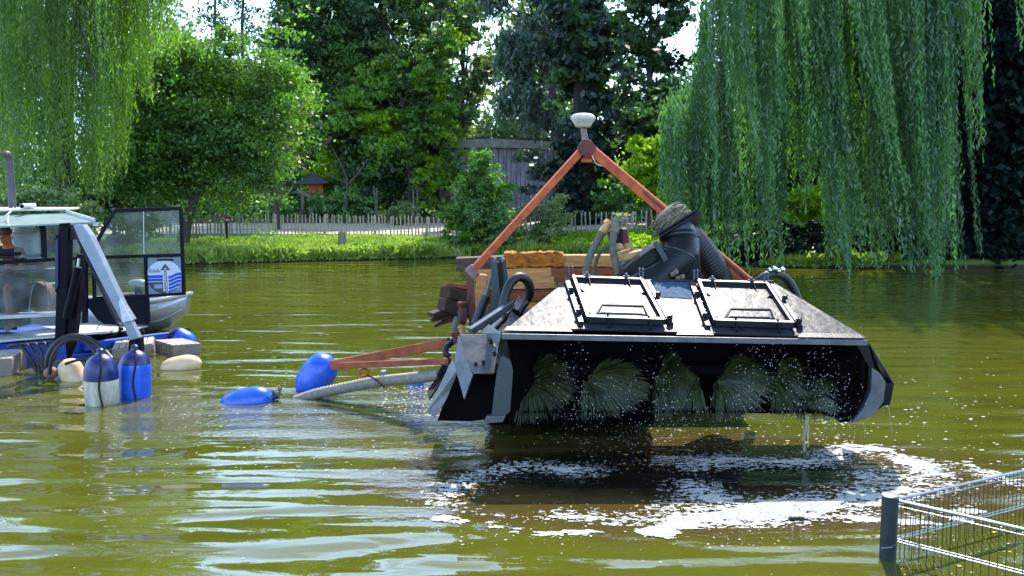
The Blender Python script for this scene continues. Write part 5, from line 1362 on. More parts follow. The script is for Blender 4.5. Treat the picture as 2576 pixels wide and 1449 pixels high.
# roof
ra, rb_ = F(-60, 576, .12), F(238, 562, .12)
rc, rd = P(166, 540, 16.2), P(-60, 546, 15.6)
MB().prism([ra, rb_, rc, rd], (0, 0, .03)).build('roof_panel', 'roof_panel', wb, bevel=.004)
MB().beam(rb_ + Vector((0, 0, .05)), rc + Vector((0.0, 0, .05)), .03, .06).build('roof_edge', 'deck_white', wb)
MB().prism([P(-60, 541, 15.7), P(168, 536, 16.3), P(168, 543, 16.3), P(-60, 548, 15.7)], (0, .1, 0)).build('roof_step', 'mast_black', wb)
MB().prism([P(-60, 533, 15.5), P(170, 529, 16.2), P(200, 526, 17.3), P(-60, 526, 17.3)], (0, 0, .035)).build('roof_slab', 'boat_cream', wb, bevel=.006)
m = MB(); c = P(55, 519, 15.7); d3 = Vector((.0, -1, 0)); m.tube([c + Vector((0, .4, 0)), c], .045, 14); m.build('vent_tube', 'deck_white', wb, smooth=True)
m = MB(); m.tube([c + Vector((0, -.002, 0)), c + Vector((0, -.004, 0))], .034, 14); m.build('vent_mouth', 'mast_black', wb)
MB().tube(smooth_path([P(-10, 557, 14.8), P(18, 540, 14.9), P(34, 523, 15.2)], 5), .012, 6).build('cable', 'boat_cream', wb, smooth=True)
MB().tube(smooth_path([P(22, 541, 14.95), P(19, 555, 14.7), P(24, 570, 14.4)], 5), .009, 6).build('cable', 'boat_cream', wb, smooth=True)
MB().box(P(243, 565, 15.4), (.10, .08, .07)).build('work_lamp', 'chrome', wb, bevel=.015)
# exhaust
ex = smooth_path([P(32, 528, 16.5), P(28, 460, 16.5), P(22, 398, 16.5), P(17, 388, 16.45), P(12, 392, 16.4)], 5)
MB().tube(ex, .062, 14).build('exhaust_pipe', 'exhaust', wb, smooth=True)
# door, opened to the right
DP0 = P(205, 700, 15.45); DP1 = P(465, 700, 15.95); DE = (DP1 - DP0); DE.z = 0; DE.normalize(); DN = Vector((DE.y, -DE.x, 0))
def Dr(px, py, off=0.0): return onplane(px, py, DP0 + DN * off, DN)
door = MB().beam(Dr(288, 530), Dr(458, 524), .05, .06).build('cab_door', 'cab_navy', wb, bevel=.004)
def dbar(a, b, w=.05, h=.06): MB().beam(Dr(*a), Dr(*b), w, h, Vector((0, 1, .01))).build('door_frame', 'cab_navy', door, bevel=.004)
for a, b in (((455, 524), (463, 741)), ((288, 530), (244, 608)), ((244, 608), (208, 660)), ((224, 648), (460, 641)), ((366, 646), (374, 812)), ((372, 744), (465, 738)), ((212, 655), (216, 790)), ((240, 750), (372, 744)), ((236, 652), (238, 760)), ((246, 610), (228, 650))):
    dbar(a, b)
MB().prism([Dr(216, 752, .0), Dr(372, 748, .0), Dr(375, 816, .0), Dr(262, 816, .0), Dr(246, 805, .0), Dr(218, 770, .0)], DN * -.04).build('door_skirt', 'cab_navy', door, bevel=.004)
MB().prism([Dr(208, 600, .0), Dr(222, 640, .0), Dr(222, 800, .0), Dr(208, 790, .0)], DN * -.03).build('door_post_panel', 'cab_navy', door)
MB().prism([Dr(290, 532), Dr(454, 526), Dr(460, 639), Dr(232, 646), Dr(246, 612)], DN * -.006).build('upper_glass', 'door_glass', door)
MB().prism([Dr(238, 654), Dr(364, 650), Dr(370, 742), Dr(238, 748)], DN * -.006).build('lower_glass', 'door_glass', door)
MB().beam(Dr(361, 530, .01), Dr(362, 640, .01), .012, .012, Vector((0, 1, .01))).build('glass_divider', 'deck_white', door)
# logo board
MB().prism([Dr(371, 650, .01), Dr(456, 647, .01), Dr(461, 735, .01), Dr(374, 741, .01)], DN * -.012).build('logo_board', 'logo_grey', door)
lc = Dr(413, 697, .0); lr = 42.5 * 15.85 / 2400
def lp(u, v, off): return lc + DE * (u * lr) + Vector((0, 0, v * lr)) + DN * off
def disc(r, off, nm, m, cond=None, n=60):
    pts = [lp(r * cos(a), r * sin(a), off) for a in np.linspace(0, 2 * pi, n, endpoint=False)]
    MB().prism(pts, DN * .002).build(nm, m, door)
disc(1.0, .014, 'logo_disc', 'logo_pale')
def cpoly(f_top, f_bot, u0, u1, off, nm, m, n=16, R=.985):
    us = np.linspace(u0, u1, n); top = []; bot = []
    for u in us:
        c_ = sqrt(max(0, R * R - u * u)); t = min(f_top(u), c_); b_ = max(f_bot(u), -c_)
        if t < b_: t = b_
        top.append(lp(u, t, off)); bot.append(lp(u, b_, off))
    vs = top + bot; fs = []
    mb = MB(); k = len(us)
    front = vs; back = [v - DN * .002 for v in vs]
    for i in range(k - 1): fs.append((i, i + 1, k + i + 1, k + i))
    mb.add(front, fs); mb.build(nm, m, door)
cpoly(lambda u: .13, lambda u: -.04, -.985, .0, .018, 'logo_stripe', 'logo_blue')
cpoly(lambda u: -.07, lambda u: -.24, -.985, .0, .018, 'logo_stripe', 'logo_blue')
cpoly(lambda u: -.28, lambda u: -.99, -.985, .1, .018, 'logo_dark_field', 'logo_dark')
wv = lambda u, o: o + .10 * sin((u - .55) * 5.2) * (1 if u > 0 else 0)
for k in range(5):
    o = .16 - k * .215
    cpoly(lambda u, o=o: wv(u, o), lambda u, o=o: wv(u, o - .165), .2, .985, .018, 'logo_wave', 'logo_blue', 24)
cpoly(lambda u: .42 + .12 * (sin(u * 31) > .2), lambda u: .28, -.86, -.22, .018, 'logo_skyline', 'logo_mid', 30)
cpoly(lambda u: -.42, lambda u: -.66, -.58, -.12, .021, 'logo_emblem', 'logo_mid', 8)
cpoly(lambda u: .45, lambda u: -.86, -.06, .22, .021, 'logo_arrow_shaft_edge', 'logo_white', 6)
cpoly(lambda u: .42, lambda u: -.9, -.02, .18, .023, 'logo_arrow_shaft', 'logo_dark', 6)
MB().prism([lp(-.2, .42, .024), lp(.36, .42, .024), lp(.08, .80, .024)], DN * .002).build('logo_arrow_head', 'logo_dark', door)
MB().prism([lp(-.35, 1.08, .012), lp(.55, 1.08, .012), lp(.55, .98, .016), lp(-.35, .98, .016)], DN * .01).build('logo_slot', 'mast_black', door)
tc_ = bpy.data.curves.new('lettering', 'FONT'); tc_.body = 'SCHLAMMSAUG'; tc_.size = lr * .20; tc_.align_x = 'LEFT'; tc_.align_y = 'CENTER'; tc_.extrude = .0006
tc_.materials.append(MATS['logo_white'])
_t = bpy.data.objects.new('lettering_source', tc_); _me = bpy.data.meshes.new_from_object(_t); bpy.data.objects.remove(_t)
tx = bpy.data.objects.new('lettering', _me); COL.objects.link(tx); tx.parent = door
R = Matrix((( -0.0, -DE.x, DN.x), (0.0, -DE.y, DN.y), (1, 0, 0))).to_4x4()
tx.matrix_local = Matrix.Translation(lp(.085, -.86, .0262) - wb.location) @ R

# crane on the boat
cr = thing('crane', 'dark knuckle crane with a long grey boom reaching down to the water', 'crane', F(160, 880, .6))
MB().prism([P(139, 592, 13.9), P(146, 588, 13.9), P(150, 566, 13.9), P(172, 566, 13.9), P(170, 700, 13.9), P(162, 860, 13.9), P(137, 860, 13.9), P(142, 700, 13.9)], (0, .16, 0)).build('mast', 'mast_black', cr, bevel=.008)
MB().prism([P(138, 610, 13.87), P(146, 596, 13.87), P(146, 720, 13.87), P(138, 735, 13.87)], (0, .12, 0)).build('mast_cover', 'mast_blue', cr, bevel=.005)
MB().prism([P(172, 570, 13.95), P(205, 566, 13.95), P(212, 600, 13.95), P(175, 604, 13.95)], (0, .12, 0)).build('head_bracket', 'hood_steel', cr, bevel=.006)
MB().prism([P(160, 820, 13.95), P(176, 720, 13.95), P(192, 640, 13.95), P(206, 640, 13.95), P(200, 740, 13.95), P(186, 862, 13.95), P(168, 905, 13.95)], (0, .14, 0)).build('rear_strut', 'mast_black', cr, bevel=.008)
MB().tube([P(199, 650, 13.8), P(196, 672, 13.8)], .022, 10).build('cylinder_rod', 'chrome', cr, smooth=True)
MB().tube([P(196, 672, 13.8), P(167, 800, 13.85)], [.055, .06], 12).build('cylinder_body', 'mast_black', cr, smooth=True)
MB().prism([P(183, 566, 13.7), P(208, 566, 13.7), P(226, 592, 13.7), P(310, 770, 13.6), P(333, 806, 13.6), P(306, 812, 13.6), P(290, 780, 13.6), P(200, 606, 13.7)], (0, .17, 0)).build('boom', 'boom_grey', cr, bevel=.008)
MB().prism([P(178, 572, 13.78), P(186, 572, 13.78), P(296, 812, 13.68), P(304, 818, 13.68), P(296, 822, 13.68), P(282, 795, 13.68)], (0, .1, 0)).build('boom_underside', 'hood_steel', cr)
MB().prism([P(298, 760, 13.58), P(303, 752, 13.58), P(322, 790, 13.55), P(332, 806, 13.55), P(308, 812, 13.55)], (0, .02, 0)).build('boom_collar', 'deck_white', cr, bevel=.002)
MB().prism([P(309, 812, 13.6), P(329, 806, 13.6), P(350, 850, 13.6), P(326, 858, 13.6)], (0, .12, 0)).build('boom_extension', 'boom_grey', cr, bevel=.006)
MB().prism([P(324, 856, 13.58), P(354, 850, 13.58), P(356, 892, 13.58), P(346, 893, 13.58), P(344, 868, 13.58), P(332, 870, 13.58), P(332, 886, 13.58), P(322, 886, 13.58)], (0, .12, 0)).build('boom_fork', 'mast_black', cr, bevel=.004)
MB().tube([P(150, 565, 13.85), P(176, 563, 13.85)], .02, 6).build('head_pin', 'black_steel', cr)
m = MB(); m.beam(P(222, 900, 13.5), P(226, 940, 13.5), .012, .012, Vector((0, 1, 0))); m.build('dangling_line', 'rope', cr)

def hose(pts, r, label, group='black hoses at the crane foot', m='dark_rubber'):
    q = resample(smooth_path(pts, 8), .05)
    MB().tube(q, [r * (1 + .05 * (i % 2)) for i in range(len(q))], 10).build('black_hose', m, None, smooth=True, loc=q[-1], label=label, category='hose', group=group)
hose([P(116, 940, 13.2), P(123, 892, 13.2), P(146, 860, 13.25), P(181, 846, 13.3), P(217, 852, 13.3), P(252, 873, 13.2), P(284, 908, 13.0)], .040, 'outer black hose of the high arch beside the boom')
hose([P(124, 942, 13.1), P(132, 896, 13.1), P(152, 866, 13.15), P(183, 853, 13.2), P(215, 862, 13.2), P(242, 890, 13.1), P(258, 930, 13.0)], .026, 'inner thinner hose under the high black arch')
hose([P(165, 915, 13.1), P(200, 905, 13.0), P(240, 904, 13.0), P(285, 918, 12.9)], .020, 'thin hose running flat behind the white buoy')
for i in range(5):
    x = 20 + i * 22
    hose([P(x, 872 - i * 2, 13.9), P(x + 24, 868 - i * 2, 13.85), P(x + 48 - i * 4, 888, 13.8), P(96 + i * 5, 940, 13.7)], .024,
         ('first', 'second', 'third', 'fourth', 'fifth')[i] + ' thin hose from the left drooping over the blue hull')
# floats
def floatblock(label, c0, c1, c2, h):
    t = thing('float_block', label, 'float', c0, 'square plastic floats of the work boat')
    c3 = c1 + c2 - c0
    lo = [Vector((p.x, p.y, -.25)) for p in (c0, c1, c3, c2)]
    MB().prism(lo, (0, 0, .25 + h)).build('block', 'float_block', t, bevel=.015)
    tp = [Vector((p.x, p.y, h + .002)) for p in (c0, c1, c3, c2)]; cc = sum(tp, Vector()) / 4
    n = 6
    for i in range(n):
        a = i / n; b = (i + .82) / n
        MB().prism([tp[0].lerp(tp[1], a), tp[0].lerp(tp[1], b), tp[3].lerp(tp[2], b), tp[3].lerp(tp[2], a)], (0, 0, .012)).build('tread_strip', 'float_top', t)
    for i in range(7):
        f = (i + .5) / 7; p = c0.lerp(c2, f); MB().beam(Vector((p.x - .005, p.y, .0)), Vector((p.x - .005, p.y, h - .02)), .03, .012, Vector((1, 0, 0))).build('side_rib', 'float_block', t)
floatblock('brown square float at the right end of the work boat', G(436, 895), G(507, 890), G(391, 881), .16)
floatblock('brown square float under the side beam', G(283, 903), G(386, 888), G(283, 903) + Vector((-.3, .9, 0)), .15)
floatblock('brown square float at the left picture edge', G(-60, 950), G(32, 944), G(-60, 950) + Vector((-.2, .8, 0)), .24)
m = MB()
for k in range(26):
    m.ball(P(random.uniform(300, 362), random.uniform(826, 842), 16.2 + random.uniform(-.2, .2)), random.uniform(.02, .045), 6)
m.build('chain_heap', 'bark_dark', None, smooth=True, loc=P(330, 838, 16.2), kind='stuff')
m = MB(); c = P(272, 828, 16.0); m.tube([c + Vector((.19 * cos(a), 0.05 * sin(a), .12 * sin(a))) for a in np.linspace(0, 2 * pi, 24)], .008, 5, False)
m.build('wire_loop', 'wire_dark', None, smooth=True, loc=c, label='thin wire loop lying on the pale foredeck', category='wire')
# reel and drum
m = MB(); c = F(98, 745, -.75); m.tube([c + Vector((0, .1, 0)), c - Vector((0, .1, 0))], .24, 24); m.build('hose_reel', 'reel_brown', None, smooth=True, loc=c, label='brown hose reel behind the lower cab window', category='reel')
m = MB(); m.tube(smooth_path([F(72, 790, -.4), F(80, 730, -.4), F(98, 702, -.4), F(118, 725, -.4), F(122, 790, -.4)], 6), .010, 6); m.build('white_cable', 'deck_white', None, smooth=True, loc=c, label='pale cable arching in front of the brown reel', category='cable')
m = MB(); c = F(62, 650, -1.6); m.lathe(c, Vector((0, 0, 1)), [(0, .27), (.42, .27), (.44, .25), (.45, .15), (.55, .15)], 20); m.build('grey_drum', 'cab_grey', None, smooth=True, loc=c, label='grey drum with a lid behind the seated person', category='drum')
m = MB(); c = F(218, 800, -.8) ; m.lathe(P(187, 812, 15.9), Vector((0, 0, 1)), [(0, .05), (.2, .05), (.25, .02), (.3, .02)], 12); m.build('green_bottle', 'green_bottle', None, smooth=True, loc=P(187, 812, 15.9), label='green bottle standing behind the crane mast', category='bottle')

# dinghy behind the door
def dinghy():
    D = 17.6
    bow = P(481, 752, D); bow.z = .74
    t = thing('dinghy', 'small aluminium dinghy with pale rim moored behind the open cab door', 'dinghy', P(360, 800, D))
    ax_ = Vector((-1, .15, 0)).normalized(); sd = Vector((-.15, -1, 0)).normalized()
    st = [(0, .02, .74, .72), (.12, .16, .71, .35), (.4, .38, .66, .12), (.9, .55, .60, -.02), (1.6, .62, .56, -.08), (2.6, .60, .54, -.08), (3.1, .56, .54, -.04)]
    vs = []; fs = []
    prof = lambda w, zt, zb: [(w, zt), (w * .97, lerp(zt, zb, .35)), (w * .85, lerp(zt, zb, .7)), (w * .4, lerp(zt, zb, .96)), (0, zb - .02)]
    for x, w, zt, zb in st:
        pr = prof(w, zt, zb); full = pr + [(-a, b) for a, b in pr[-2::-1]]
        for a, z in full: p = bow + ax_ * x + sd * a; vs.append(Vector((p.x, p.y, z)))
    k = 9
    for i in range(len(st) - 1):
        for j in range(k - 1): fs.append((i * k + j, i * k + j + 1, (i + 1) * k + j + 1, (i + 1) * k + j))
    fs.append(tuple((len(st) - 1) * k + j for j in range(k)))
    o = MB().add(vs, fs).build('hull', 'aluminium', t, smooth=True)
    so = o.modifiers.new('solid', 'SOLIDIFY'); so.thickness = .03
    for j in (0, 8):
        MB().tube(smooth_path([vs[i * k + j] for i in range(len(st))], 4), .035, 8).build('gunwale', 'boat_cream', t, smooth=True)
    MB().box(bow + ax_ * 1.0 + Vector((0, 0, -.22)), (.3, .95, .04)).build('thwart', 'boat_cream', t)
    MB().box(bow + ax_ * 1.35 + Vector((0, 0, -.14)), (.3, .5, .2)).build('crate', 'reel_brown', t, bevel=.01)
    m = MB()
    for q in range(5): 
        c = bow + ax_ * (.25 + q * .13) + Vector((0, random.uniform(-.12, .05), -.02)); m.tube([c + Vector((.09 * cos(a), .07 * sin(a), .03 * sin(a * 2))) for a in np.linspace(0, 2 * pi, 14)], .015, 5, False)
    m.build('mooring_rope', 'rope', t, smooth=True)
    # strake
    MB().tube([vs[i * k + 2] + Vector((0, -.02, 0)) for i in range(1, len(st))], .012, 5).build('strake', 'aluminium', t, smooth=True)
    c = P(347, 712, 17.9)
    m = MB(); m.ball(c, .16, 10, (1.15, .9, .5)); m.build('outboard_cowl', 'cab_grey', t, smooth=True)
    m = MB(); m.beam(c, c + Vector((0, 0, -.35)), .1, .12, Vector((0, 1, 0))); m.build('outboard_leg', 'mast_black', t, bevel=.01)
dinghy()

# ------------------------------------------------------------------ person in the cab
def person():
    D = 15.1
    cx = P(16, 600, D).x
    zN = P(0, 622, D).z          # base of the neck
    base = Vector((cx, D, .47))
    t = thing('person', 'person in a black T-shirt and shorts sitting at the controls in the cab', 'person', base)
    def skin(name, verts, edges, radii, m, root=0, sub=2):
        me = bpy.data.meshes.new(name); me.from_pydata([tuple(Vector(v)) for v in verts], edges, [])
        me.materials.append(MATS[m]); o = bpy.data.objects.new(name, me); COL.objects.link(o); o.parent = t
        sk = o.modifiers.new('skin', 'SKIN'); sk.use_smooth_shade = True
        for i, r in enumerate(radii):
            rr = r if isinstance(r, tuple) else (r, r); me.skin_vertices[0].data[i].radius = rr
            me.skin_vertices[0].data[i].use_root = (i == root)
        s = o.modifiers.new('sub', 'SUBSURF'); s.levels = sub; s.render_levels = sub
        return o
    n = zN - .47
    # relative coordinates: origin at feet, facing the camera side (-y) slightly right
    pel = (0, .15, n - .56)
    V = [pel, (0, .12, n - .38), (0, .08, n - .16), (0, .05, n - .02), (0.0, .02, n + .045), (0, -.015, n + .125), (-.02, -.035, n + .215),
         (.15, .07, n - .07), (.235, .02, n - .20), (.25, -.10, n - .36), (.20, -.32, n - .34), (.17, -.38, n - .33),
         (-.15, .07, n - .07), (-.235, .02, n - .20), (-.25, -.10, n - .36), (-.20, -.32, n - .34), (-.17, -.38, n - .33),
         (.10, .12, n - .58), (.15, -.22, n - .60), (.17, -.40, n - .62), (.20, -.42, n - .88), (.22, -.40, .09), (.23, -.52, .05),
         (-.10, .12, n - .58), (-.15, -.22, n - .60), (-.17, -.40, n - .62), (-.18, -.42, n - .88), (-.18, -.40, .09), (-.19, -.52, .05)]
    E = [(0, 1), (1, 2), (2, 3), (3, 4), (4, 5), (5, 6), (3, 7), (7, 8), (8, 9), (9, 10), (10, 11), (3, 12), (12, 13), (13, 14), (14, 15), (15, 16),
         (0, 17), (17, 18), (18, 19), (19, 20), (20, 21), (21, 22), (0, 23), (23, 24), (24, 25), (25, 26), (26, 27), (27, 28)]
    Rr = [(.10, .08), (.10, .08), (.09, .07), (.055, .05), .055, (.088, .108), (.082, .098),
          .062, .050, .042, .030, .026, .062, .050, .042, .030, .026,
          .085, .078, .060, .058, .036, .032, .085, .078, .060, .058, .036, .032]
    skin('body', V, E, Rr, 'skin')
    # shirt
    Vs = [(0, .15, n - .54), (0, .12, n - .38), (0, .08, n - .16), (0, .045, n - .005), (.15, .07, n - .075), (.225, .03, n - .19), (.243, -.03, n - .28), (-.15, .07, n - .075), (-.225, .03, n - .19), (-.243, -.03, n - .28)]
    Es = [(0, 1), (1, 2), (2, 3), (3, 4), (4, 5), (5, 6), (3, 7), (7, 8), (8, 9)]
    skin('t_shirt', Vs, Es, [(.165, .13), (.158, .125), (.185, .125), (.085, .075), .09, .072, .066, .085, .072, .066], 'tshirt')
    Vp = [(0, .15, n - .58), (.10, .12, n - .58), (.15, -.22, n - .60), (.165, -.34, n - .61), (-.10, .12, n - .58), (-.15, -.22, n - .60), (-.165, -.34, n - .61)]
    skin('shorts', Vp, [(0, 1), (1, 2), (2, 3), (0, 4), (4, 5), (5, 6)], [(.165, .13), .105, .095, .085, .105, .095, .085], 'shorts')
    W = lambda x, y, z: base + Vector((x, y, z))
    m = MB(); m.ball(W(-.015, .005, n + .245), .103, 12, (.95, 1.08, .75)); m.build('hair', 'hair', t, smooth=True)
    for s in (-1, 1):
        m = MB(); m.ball(W(s * .098, .0, n + .15), .024, 7, (.5, .9, 1.4)); m.build('ear', 'skin', t, smooth=True)
        m = MB(); m.ball(W(s * .034 - .01, -.118, n + .165), .011, 7); m.build('eye', 'mast_black', t, smooth=True)
        m = MB(); m.ball(W(s * .2, -.50 + .03, .055), .05, 8, (.9, 2.2, .9)); m.build('shoe', 'shoe', t, smooth=True)
        # hands: palm and fingers closed on the levers
        c = W(s * .165, -.40, n - .33)
        m = MB(); m.ball(c, .036, 8, (.9, 1.2, .6))
        for f in range(4):
            x = (f - 1.5) * .017; l = (.05, .058, .055, .045)[f]
            m.tube([c + Vector((x, -.03, .01)), c + Vector((x, -.03 - l * .6, .012)), c + Vector((x, -.035 - l * .7, -.02)), c + Vector((x, -.03 - l * .3, -.035))], [.009, .0085, .008, .007], 6)
        m.tube([c + Vector((-s * .03, .0, 0)), c + Vector((-s * .05, -.03, .0)), c + Vector((-s * .035, -.055, -.012))], [.011, .010, .008], 6)
        m.build('hand', 'skin', t, smooth=True)
        m = MB(); m.tube([c + Vector((0, -.045, -.12)), c + Vector((0, -.045, .02))], .013, 7); 
        m.build('control_lever', 'mast_black', wb, smooth=True)
    m = MB(); m.add([W(-.01, -.145, n + .135), W(-.032, -.110, n + .125), W(.012, -.110, n + .125), W(-.01, -.105, n + .175)], [(0, 1, 2), (0, 2, 3), (0, 3, 1), (1, 3, 2)]); m.build('nose', 'skin', t, smooth=True)
    m = MB(); m.ball(W(-.01, -.108, n + .095), .024, 7, (1.2, .4, .3)); m.build('mouth', 'rust_dark', t, smooth=True)
    # seat
    m = MB(); m.box(W(0, .2, n - .72), (.5, .5, .14)); m.build('seat', 'mast_black', wb, bevel=.03)
    m = MB(); m.box(W(0, .2, (n - .79) / 2), (.3, .3, n - .79)); m.build('seat_pedestal', 'mast_black', wb, bevel=.01)
    m = MB(); m.beam(P(-8, 640, 14.55), P(52, 638, 14.6), .1, .05); m.build('camera_mount', 'mast_black', wb, bevel=.01)
person()

# ------------------------------------------------------------------ foreground cage fence
def cage():
    pz = .45
    pb = G(2232, 1405)
    t = thing('mesh_fence', 'galvanised wire mesh fence corner standing in the water lower right', 'fence', pb)
    w = 42 / 2400 * pb.y
    top = .47
    m = MB(); m.lathe(Vector((pb.x, pb.y, -.4)), Vector((0, 0, 1)), [(0, w / 2), (.4 + top - .01, w / 2), (.4 + top, w / 2 - .01)], 14); m.build('post', 'post_green', t, smooth=True)
    m = MB(); m.lathe(Vector((pb.x, pb.y, top)), Vector((0, 0, 1)), [(0, w / 2 + .003), (.012, w / 2 + .003), (.016, w / 2 - .01)], 14); m.build('post_cap', 'galvanised', t, smooth=True)
    a0 = Vector((pb.x + w / 2, pb.y + .02, 0)); e1 = Vector((4.02 + .9, 7.5 + .42, 0)); dir1 = (Vector((P(2575, 1192, 7.45).x, 7.45, 0)) - a0); dir1.z = 0; dir1.normalize()
    b0 = Vector((pb.x + w / 2, pb.y - .02, 0)); g2 = G(2575, 1335, .43); dir2 = (Vector((g2.x, g2.y, 0)) - b0); dir2.z = 0; dir2.normalize()
    for st, dr, L, nm in ((a0, dir1, 2.2, 'far'), (b0, dir2, 1.9, 'near')):
        for z, r, mm, rn in ((.44, .011, 'galvanised', 'top_rail'), (.40, .004, 'galvanised', 'rail_wire'), (.135, .006, 'galvanised', 'mid_rail'), (.155, .004, 'galvanised', 'rail_wire')):
            MB().tube([st + Vector((0, 0, z)), st + dr * L + Vector((0, 0, z))], r, 8).build(rn, mm, t, smooth=True)
        n = int(L / .052)
        me = None
        for i in range(1, n):
            p = st + dr * (i * .052)
            if me is None:
                o = MB().tube([p + Vector((0, 0, -.25)), p + Vector((0, 0, .435))], .0032, 6).build('upright_wire', 'wire_dark', t, smooth=True); me = o; p0 = p
            else:
                o = me.copy(); COL.objects.link(o); o.parent = t; o.location = p - p0
    MB().tube([Vector((pb.x - w / 2 - .004, pb.y - .03, .09)), Vector((pb.x, pb.y - w / 2 - .004, .11)), Vector((pb.x + w / 2, pb.y - .03, .14))], .004, 6).build('tie_wire', 'galvanised', t)
    c = Vector((pb.x + w / 2 + .05, pb.y - .03, .40)); MB().tube([c + Vector((.018 * cos(a), 0, .018 * sin(a))) for a in np.linspace(0, 2 * pi, 14)], .006, 5, False).build('ring', 'black_steel', t)
cage()

# ------------------------------------------------------------------ foam, flecks, droplets
def foam():
    strips = [
        [(1072, 1276, .05), (1110, 1292, .09), (1180, 1312, .11), (1300, 1332, .11), (1400, 1340, .06), (1480, 1342, .05)],
        [(1630, 1348, .07), (1680, 1328, .18), (1760, 1295, .30), (1850, 1298, .30), (1950, 1290, .32), (2050, 1276, .24), (2150, 1256, .20), (2230, 1242, .16), (2350, 1215, .12)],
        [(2090, 1285, .10), (2150, 1300, .08), (2230, 1312, .07), (2400, 1322, .08), (2460, 1290, .05)],
        [(1110, 1268, .06), (1128, 1240, .09), (1150, 1215, .09), (1215, 1192, .10), (1290, 1174, .09), (1350, 1172, .07)],
        [(1395, 1178, .05), (1440, 1184, .09), (1470, 1182, .04)],
        [(1740, 1172, .10), (1830, 1160, .18), (1930, 1165, .10), (2040, 1160, .16), (2130, 1130, .22), (2230, 1130, .22), (2300, 1160, .24), (2345, 1190, .18)],
        [(2180, 1200, .10), (2240, 1195, .14), (2290, 1200, .14), (2330, 1205, .12)],
        [(1770, 1245, .10), (1740, 1222, .06), (1810, 1262, .14)],
        [(1400, 1300, .03), (1450, 1306, .05), (1560, 1310, .04), (1650, 1306, .03)],
        [(2420, 1160, .03), (2480, 1190, .05), (2540, 1210, .04)],
    ]
    cell = .0095
    x0, x1, y0, y1 = -1.4, 4.9, 6.9, 10.4
    xs = np.arange(x0, x1, cell); ys = np.arange(y0, y1, cell)
    X, Y = np.meshgrid(xs, ys)
    den = np.full(X.shape, -9.0)
    for s in strips:
        pts = [(G(px, py), r) for px, py, r in s]
        for (a, ra), (b, rb) in zip(pts[:-1], pts[1:]):
            dx, dy = b.x - a.x, b.y - a.y; L2 = dx * dx + dy * dy
            t = np.clip(((X - a.x) * dx + (Y - a.y) * dy) / L2, 0, 1)
            d = np.hypot(X - a.x - t * dx, (Y - a.y - t * dy)); r = ra + (rb - ra) * t
            den = np.maximum(den, (r * np.where(Y > 8.55, .55, .92) - d) / .15)
    wx = X + .25 * (fbm(X * 1.2, Y * 1.2 + 9, 3) - .5); n1 = fbm(wx * 1.7, Y * 3.8 + 4 + .8 * wx, 5) - .5; n2 = fbm(X * 7 + 3, Y * 17, 4) - .5
    v = den + n1 * 2.7 + n2 * 2.0
    holes = fbm(X * 4 + 40, Y * 10, 4)
    mask = (v > .22) & ~((holes > .56) & (v < 1.0))
    # speckled lace
    zone = np.exp(-(((X - 1.7) / 2.6) ** 2 + ((Y - 8.6) / 1.1) ** 2) ** 1.5)
    sp = fbm(X * 30, Y * 48 + 8, 3) + .16 * np.clip(den + 1.8, -1.2, 1.6)
    mask |= (sp > .845 - .09 * zone) & (zone > .22)
    jj, ii = np.nonzero(mask)
    c = cell / 2 * 1.08
    cx = xs[ii]; cy = ys[jj]; z = .006 + .010 * np.clip(v[jj, ii], 0, 1)
    jx = lambda: RNG.uniform(-.1, .1, len(cx)) * cell
    # shared corner jitter so that the sheet stays closed
    JX = RNG.uniform(-.42, .42, (len(ys) + 1, len(xs) + 1)) * cell; JY = RNG.uniform(-.42, .42, (len(ys) + 1, len(xs) + 1)) * cell
    zz = np.zeros((len(ys) + 1, len(xs) + 1)); cc = np.zeros_like(zz)
    zv = np.clip(v, 0, 1.2) * mask
    for dj in (0, 1):
        for di in (0, 1):
            zz[dj:dj + len(ys), di:di + len(xs)] += zv; cc[dj:dj + len(ys), di:di + len(xs)] += mask
    zz = .004 + .012 * zz / 4 * (.6 + .8 * RNG.random(zz.shape)) 
    Q = []
    for dj, di in ((0, 0), (0, 1), (1, 1), (1, 0)):
        J, I = jj + dj, ii + di
        Q.append(np.stack([x0 + (I - .5) * cell + JX[J, I], y0 + (J - .5) * cell + JY[J, I], zz[J, I]], 1))
    Q = np.stack(Q, 1)
    quads_obj('foam', Q, 'foam', None, (1.7, 8.6, 0), kind='stuff')
foam()
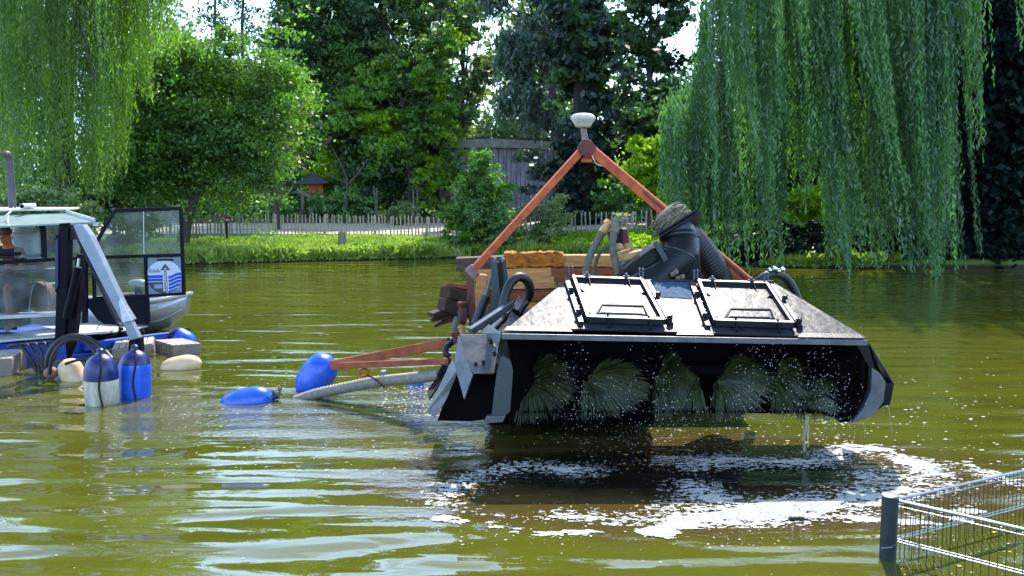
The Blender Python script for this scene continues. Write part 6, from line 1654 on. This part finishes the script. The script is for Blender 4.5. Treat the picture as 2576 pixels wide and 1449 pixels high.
def flecks():
    V = []
    def put(n, pxr, pyr, r, sx=1.5, name=None):
        for i in range(n):
            px = RNG.uniform(*pxr); py = RNG.uniform(*pyr); p = G(px, py, .004)
            rr = r * (.25 + 1.1 * RNG.random() ** 3)
            a = np.linspace(0, 2 * pi, 7)[:-1] + RNG.uniform(0, 1)
            pts = [(p.x + cos(q) * rr * sx * RNG.uniform(.7, 1.2), p.y + sin(q) * rr * RNG.uniform(.7, 1.2), .006) for q in a]
            V.append([pts[0], pts[1], pts[2], pts[3]]); V.append([pts[0], pts[3], pts[4], pts[5]])
    put(340, (2050, 2600), (1000, 1240), .013)
    put(140, (2150, 2600), (880, 1020), .011)
    put(900, (1450, 2150), (1050, 1180), .009)
    put(420, (550, 1120), (930, 1060), .010)
    put(500, (950, 1110), (960, 1050), .011)
    put(220, (0, 620), (930, 1080), .009)
    put(260, (400, 1100), (1040, 1200), .009)
    put(120, (0, 2200), (1100, 1449), .006)
    put(260, (1050, 2100), (1290, 1380), .007)
    put(160, (2260, 2575), (1290, 1449), .006)
    put(110, (500, 1150), (720, 930), .014, 2.5)
    quads_obj('floating_flecks', np.array(V), 'fleck', None, (0, 9, 0), kind='stuff')
    V.clear()
    put(90, (1200, 2500), (1060, 1330), .012); put(25, (2250, 2575), (1290, 1440), .010); put(40, (1100, 1500), (980, 1100), .010); put(60, (1560, 1740), (1130, 1170), .014)
    quads_obj('floating_leaves', np.array(V), 'leaf_litter', None, (0, 9, 0), kind='stuff')
    # droplets falling in front of the brushes
    V = []
    def dr(n, cx, cy, sx, sy, D=8.95):
        for i in range(n):
            p = P(RNG.normal(cx, sx), RNG.uniform(cy - sy, cy + sy), D + RNG.uniform(-.1, .25)); r = .0014 + .0028 * RNG.random() ** 2
            if p.z < .02: continue
            a = [(p.x - r, p.y, p.z), (p.x, p.y, p.z - r * 1.2), (p.x + r, p.y, p.z), (p.x, p.y, p.z + r * 1.2)]
            b = [(p.x, p.y - r, p.z), (p.x, p.y, p.z - r * 1.2), (p.x, p.y + r, p.z), (p.x, p.y, p.z + r * 1.2)]
            V.append(a); V.append(b)
    dr(110, 1440, 960, 22, 100); dr(150, 1470, 1030, 60, 90); dr(130, 1650, 960, 40, 120); dr(150, 1640, 1060, 80, 60)
    dr(170, 1920, 950, 45, 90); dr(260, 2040, 960, 55, 110); dr(160, 2090, 1000, 40, 60); dr(120, 1800, 1040, 90, 60)
    quads_obj('water_droplets', np.array(V), 'drop', None, (1.5, 9, .7), kind='stuff')
    # trickles
    m = MB()
    for px, y0, px1, y1, r in ((2026, 1044, 2022, 1135, .012), (2034, 1044, 2030, 1125, .008), (2018, 1044, 2020, 1110, .005), (2150, 1064, 2150, 1095, .003), (2172, 1060, 2174, 1105, .003), (2236, 1022, 2242, 1090, .003)):
        a = P(px, y0, 9.3); b = P(px1, y1, 9.3); b.z = max(b.z, -.02)
        q = [a.lerp(b, i / 9) + Vector((RNG.normal() * .006, 0, 0)) for i in range(10)]
        m.tube(q, [r * RNG.uniform(.5, 1.3) for _ in q], 6)
    m.build('water_trickle', 'trickle', None, smooth=True, loc=P(2028, 1044, 9.3), kind='stuff')
m_ = bpy.data.materials.new('trickle'); m_.use_nodes = True
b_ = m_.node_tree.nodes['Principled BSDF']; b_.inputs['Base Color'].default_value = (.6, .58, .42, 1); b_.inputs['Transmission Weight'].default_value = .6; b_.inputs['IOR'].default_value = 1.33; b_.inputs['Roughness'].default_value = .1
MATS['trickle'] = m_
flecks()
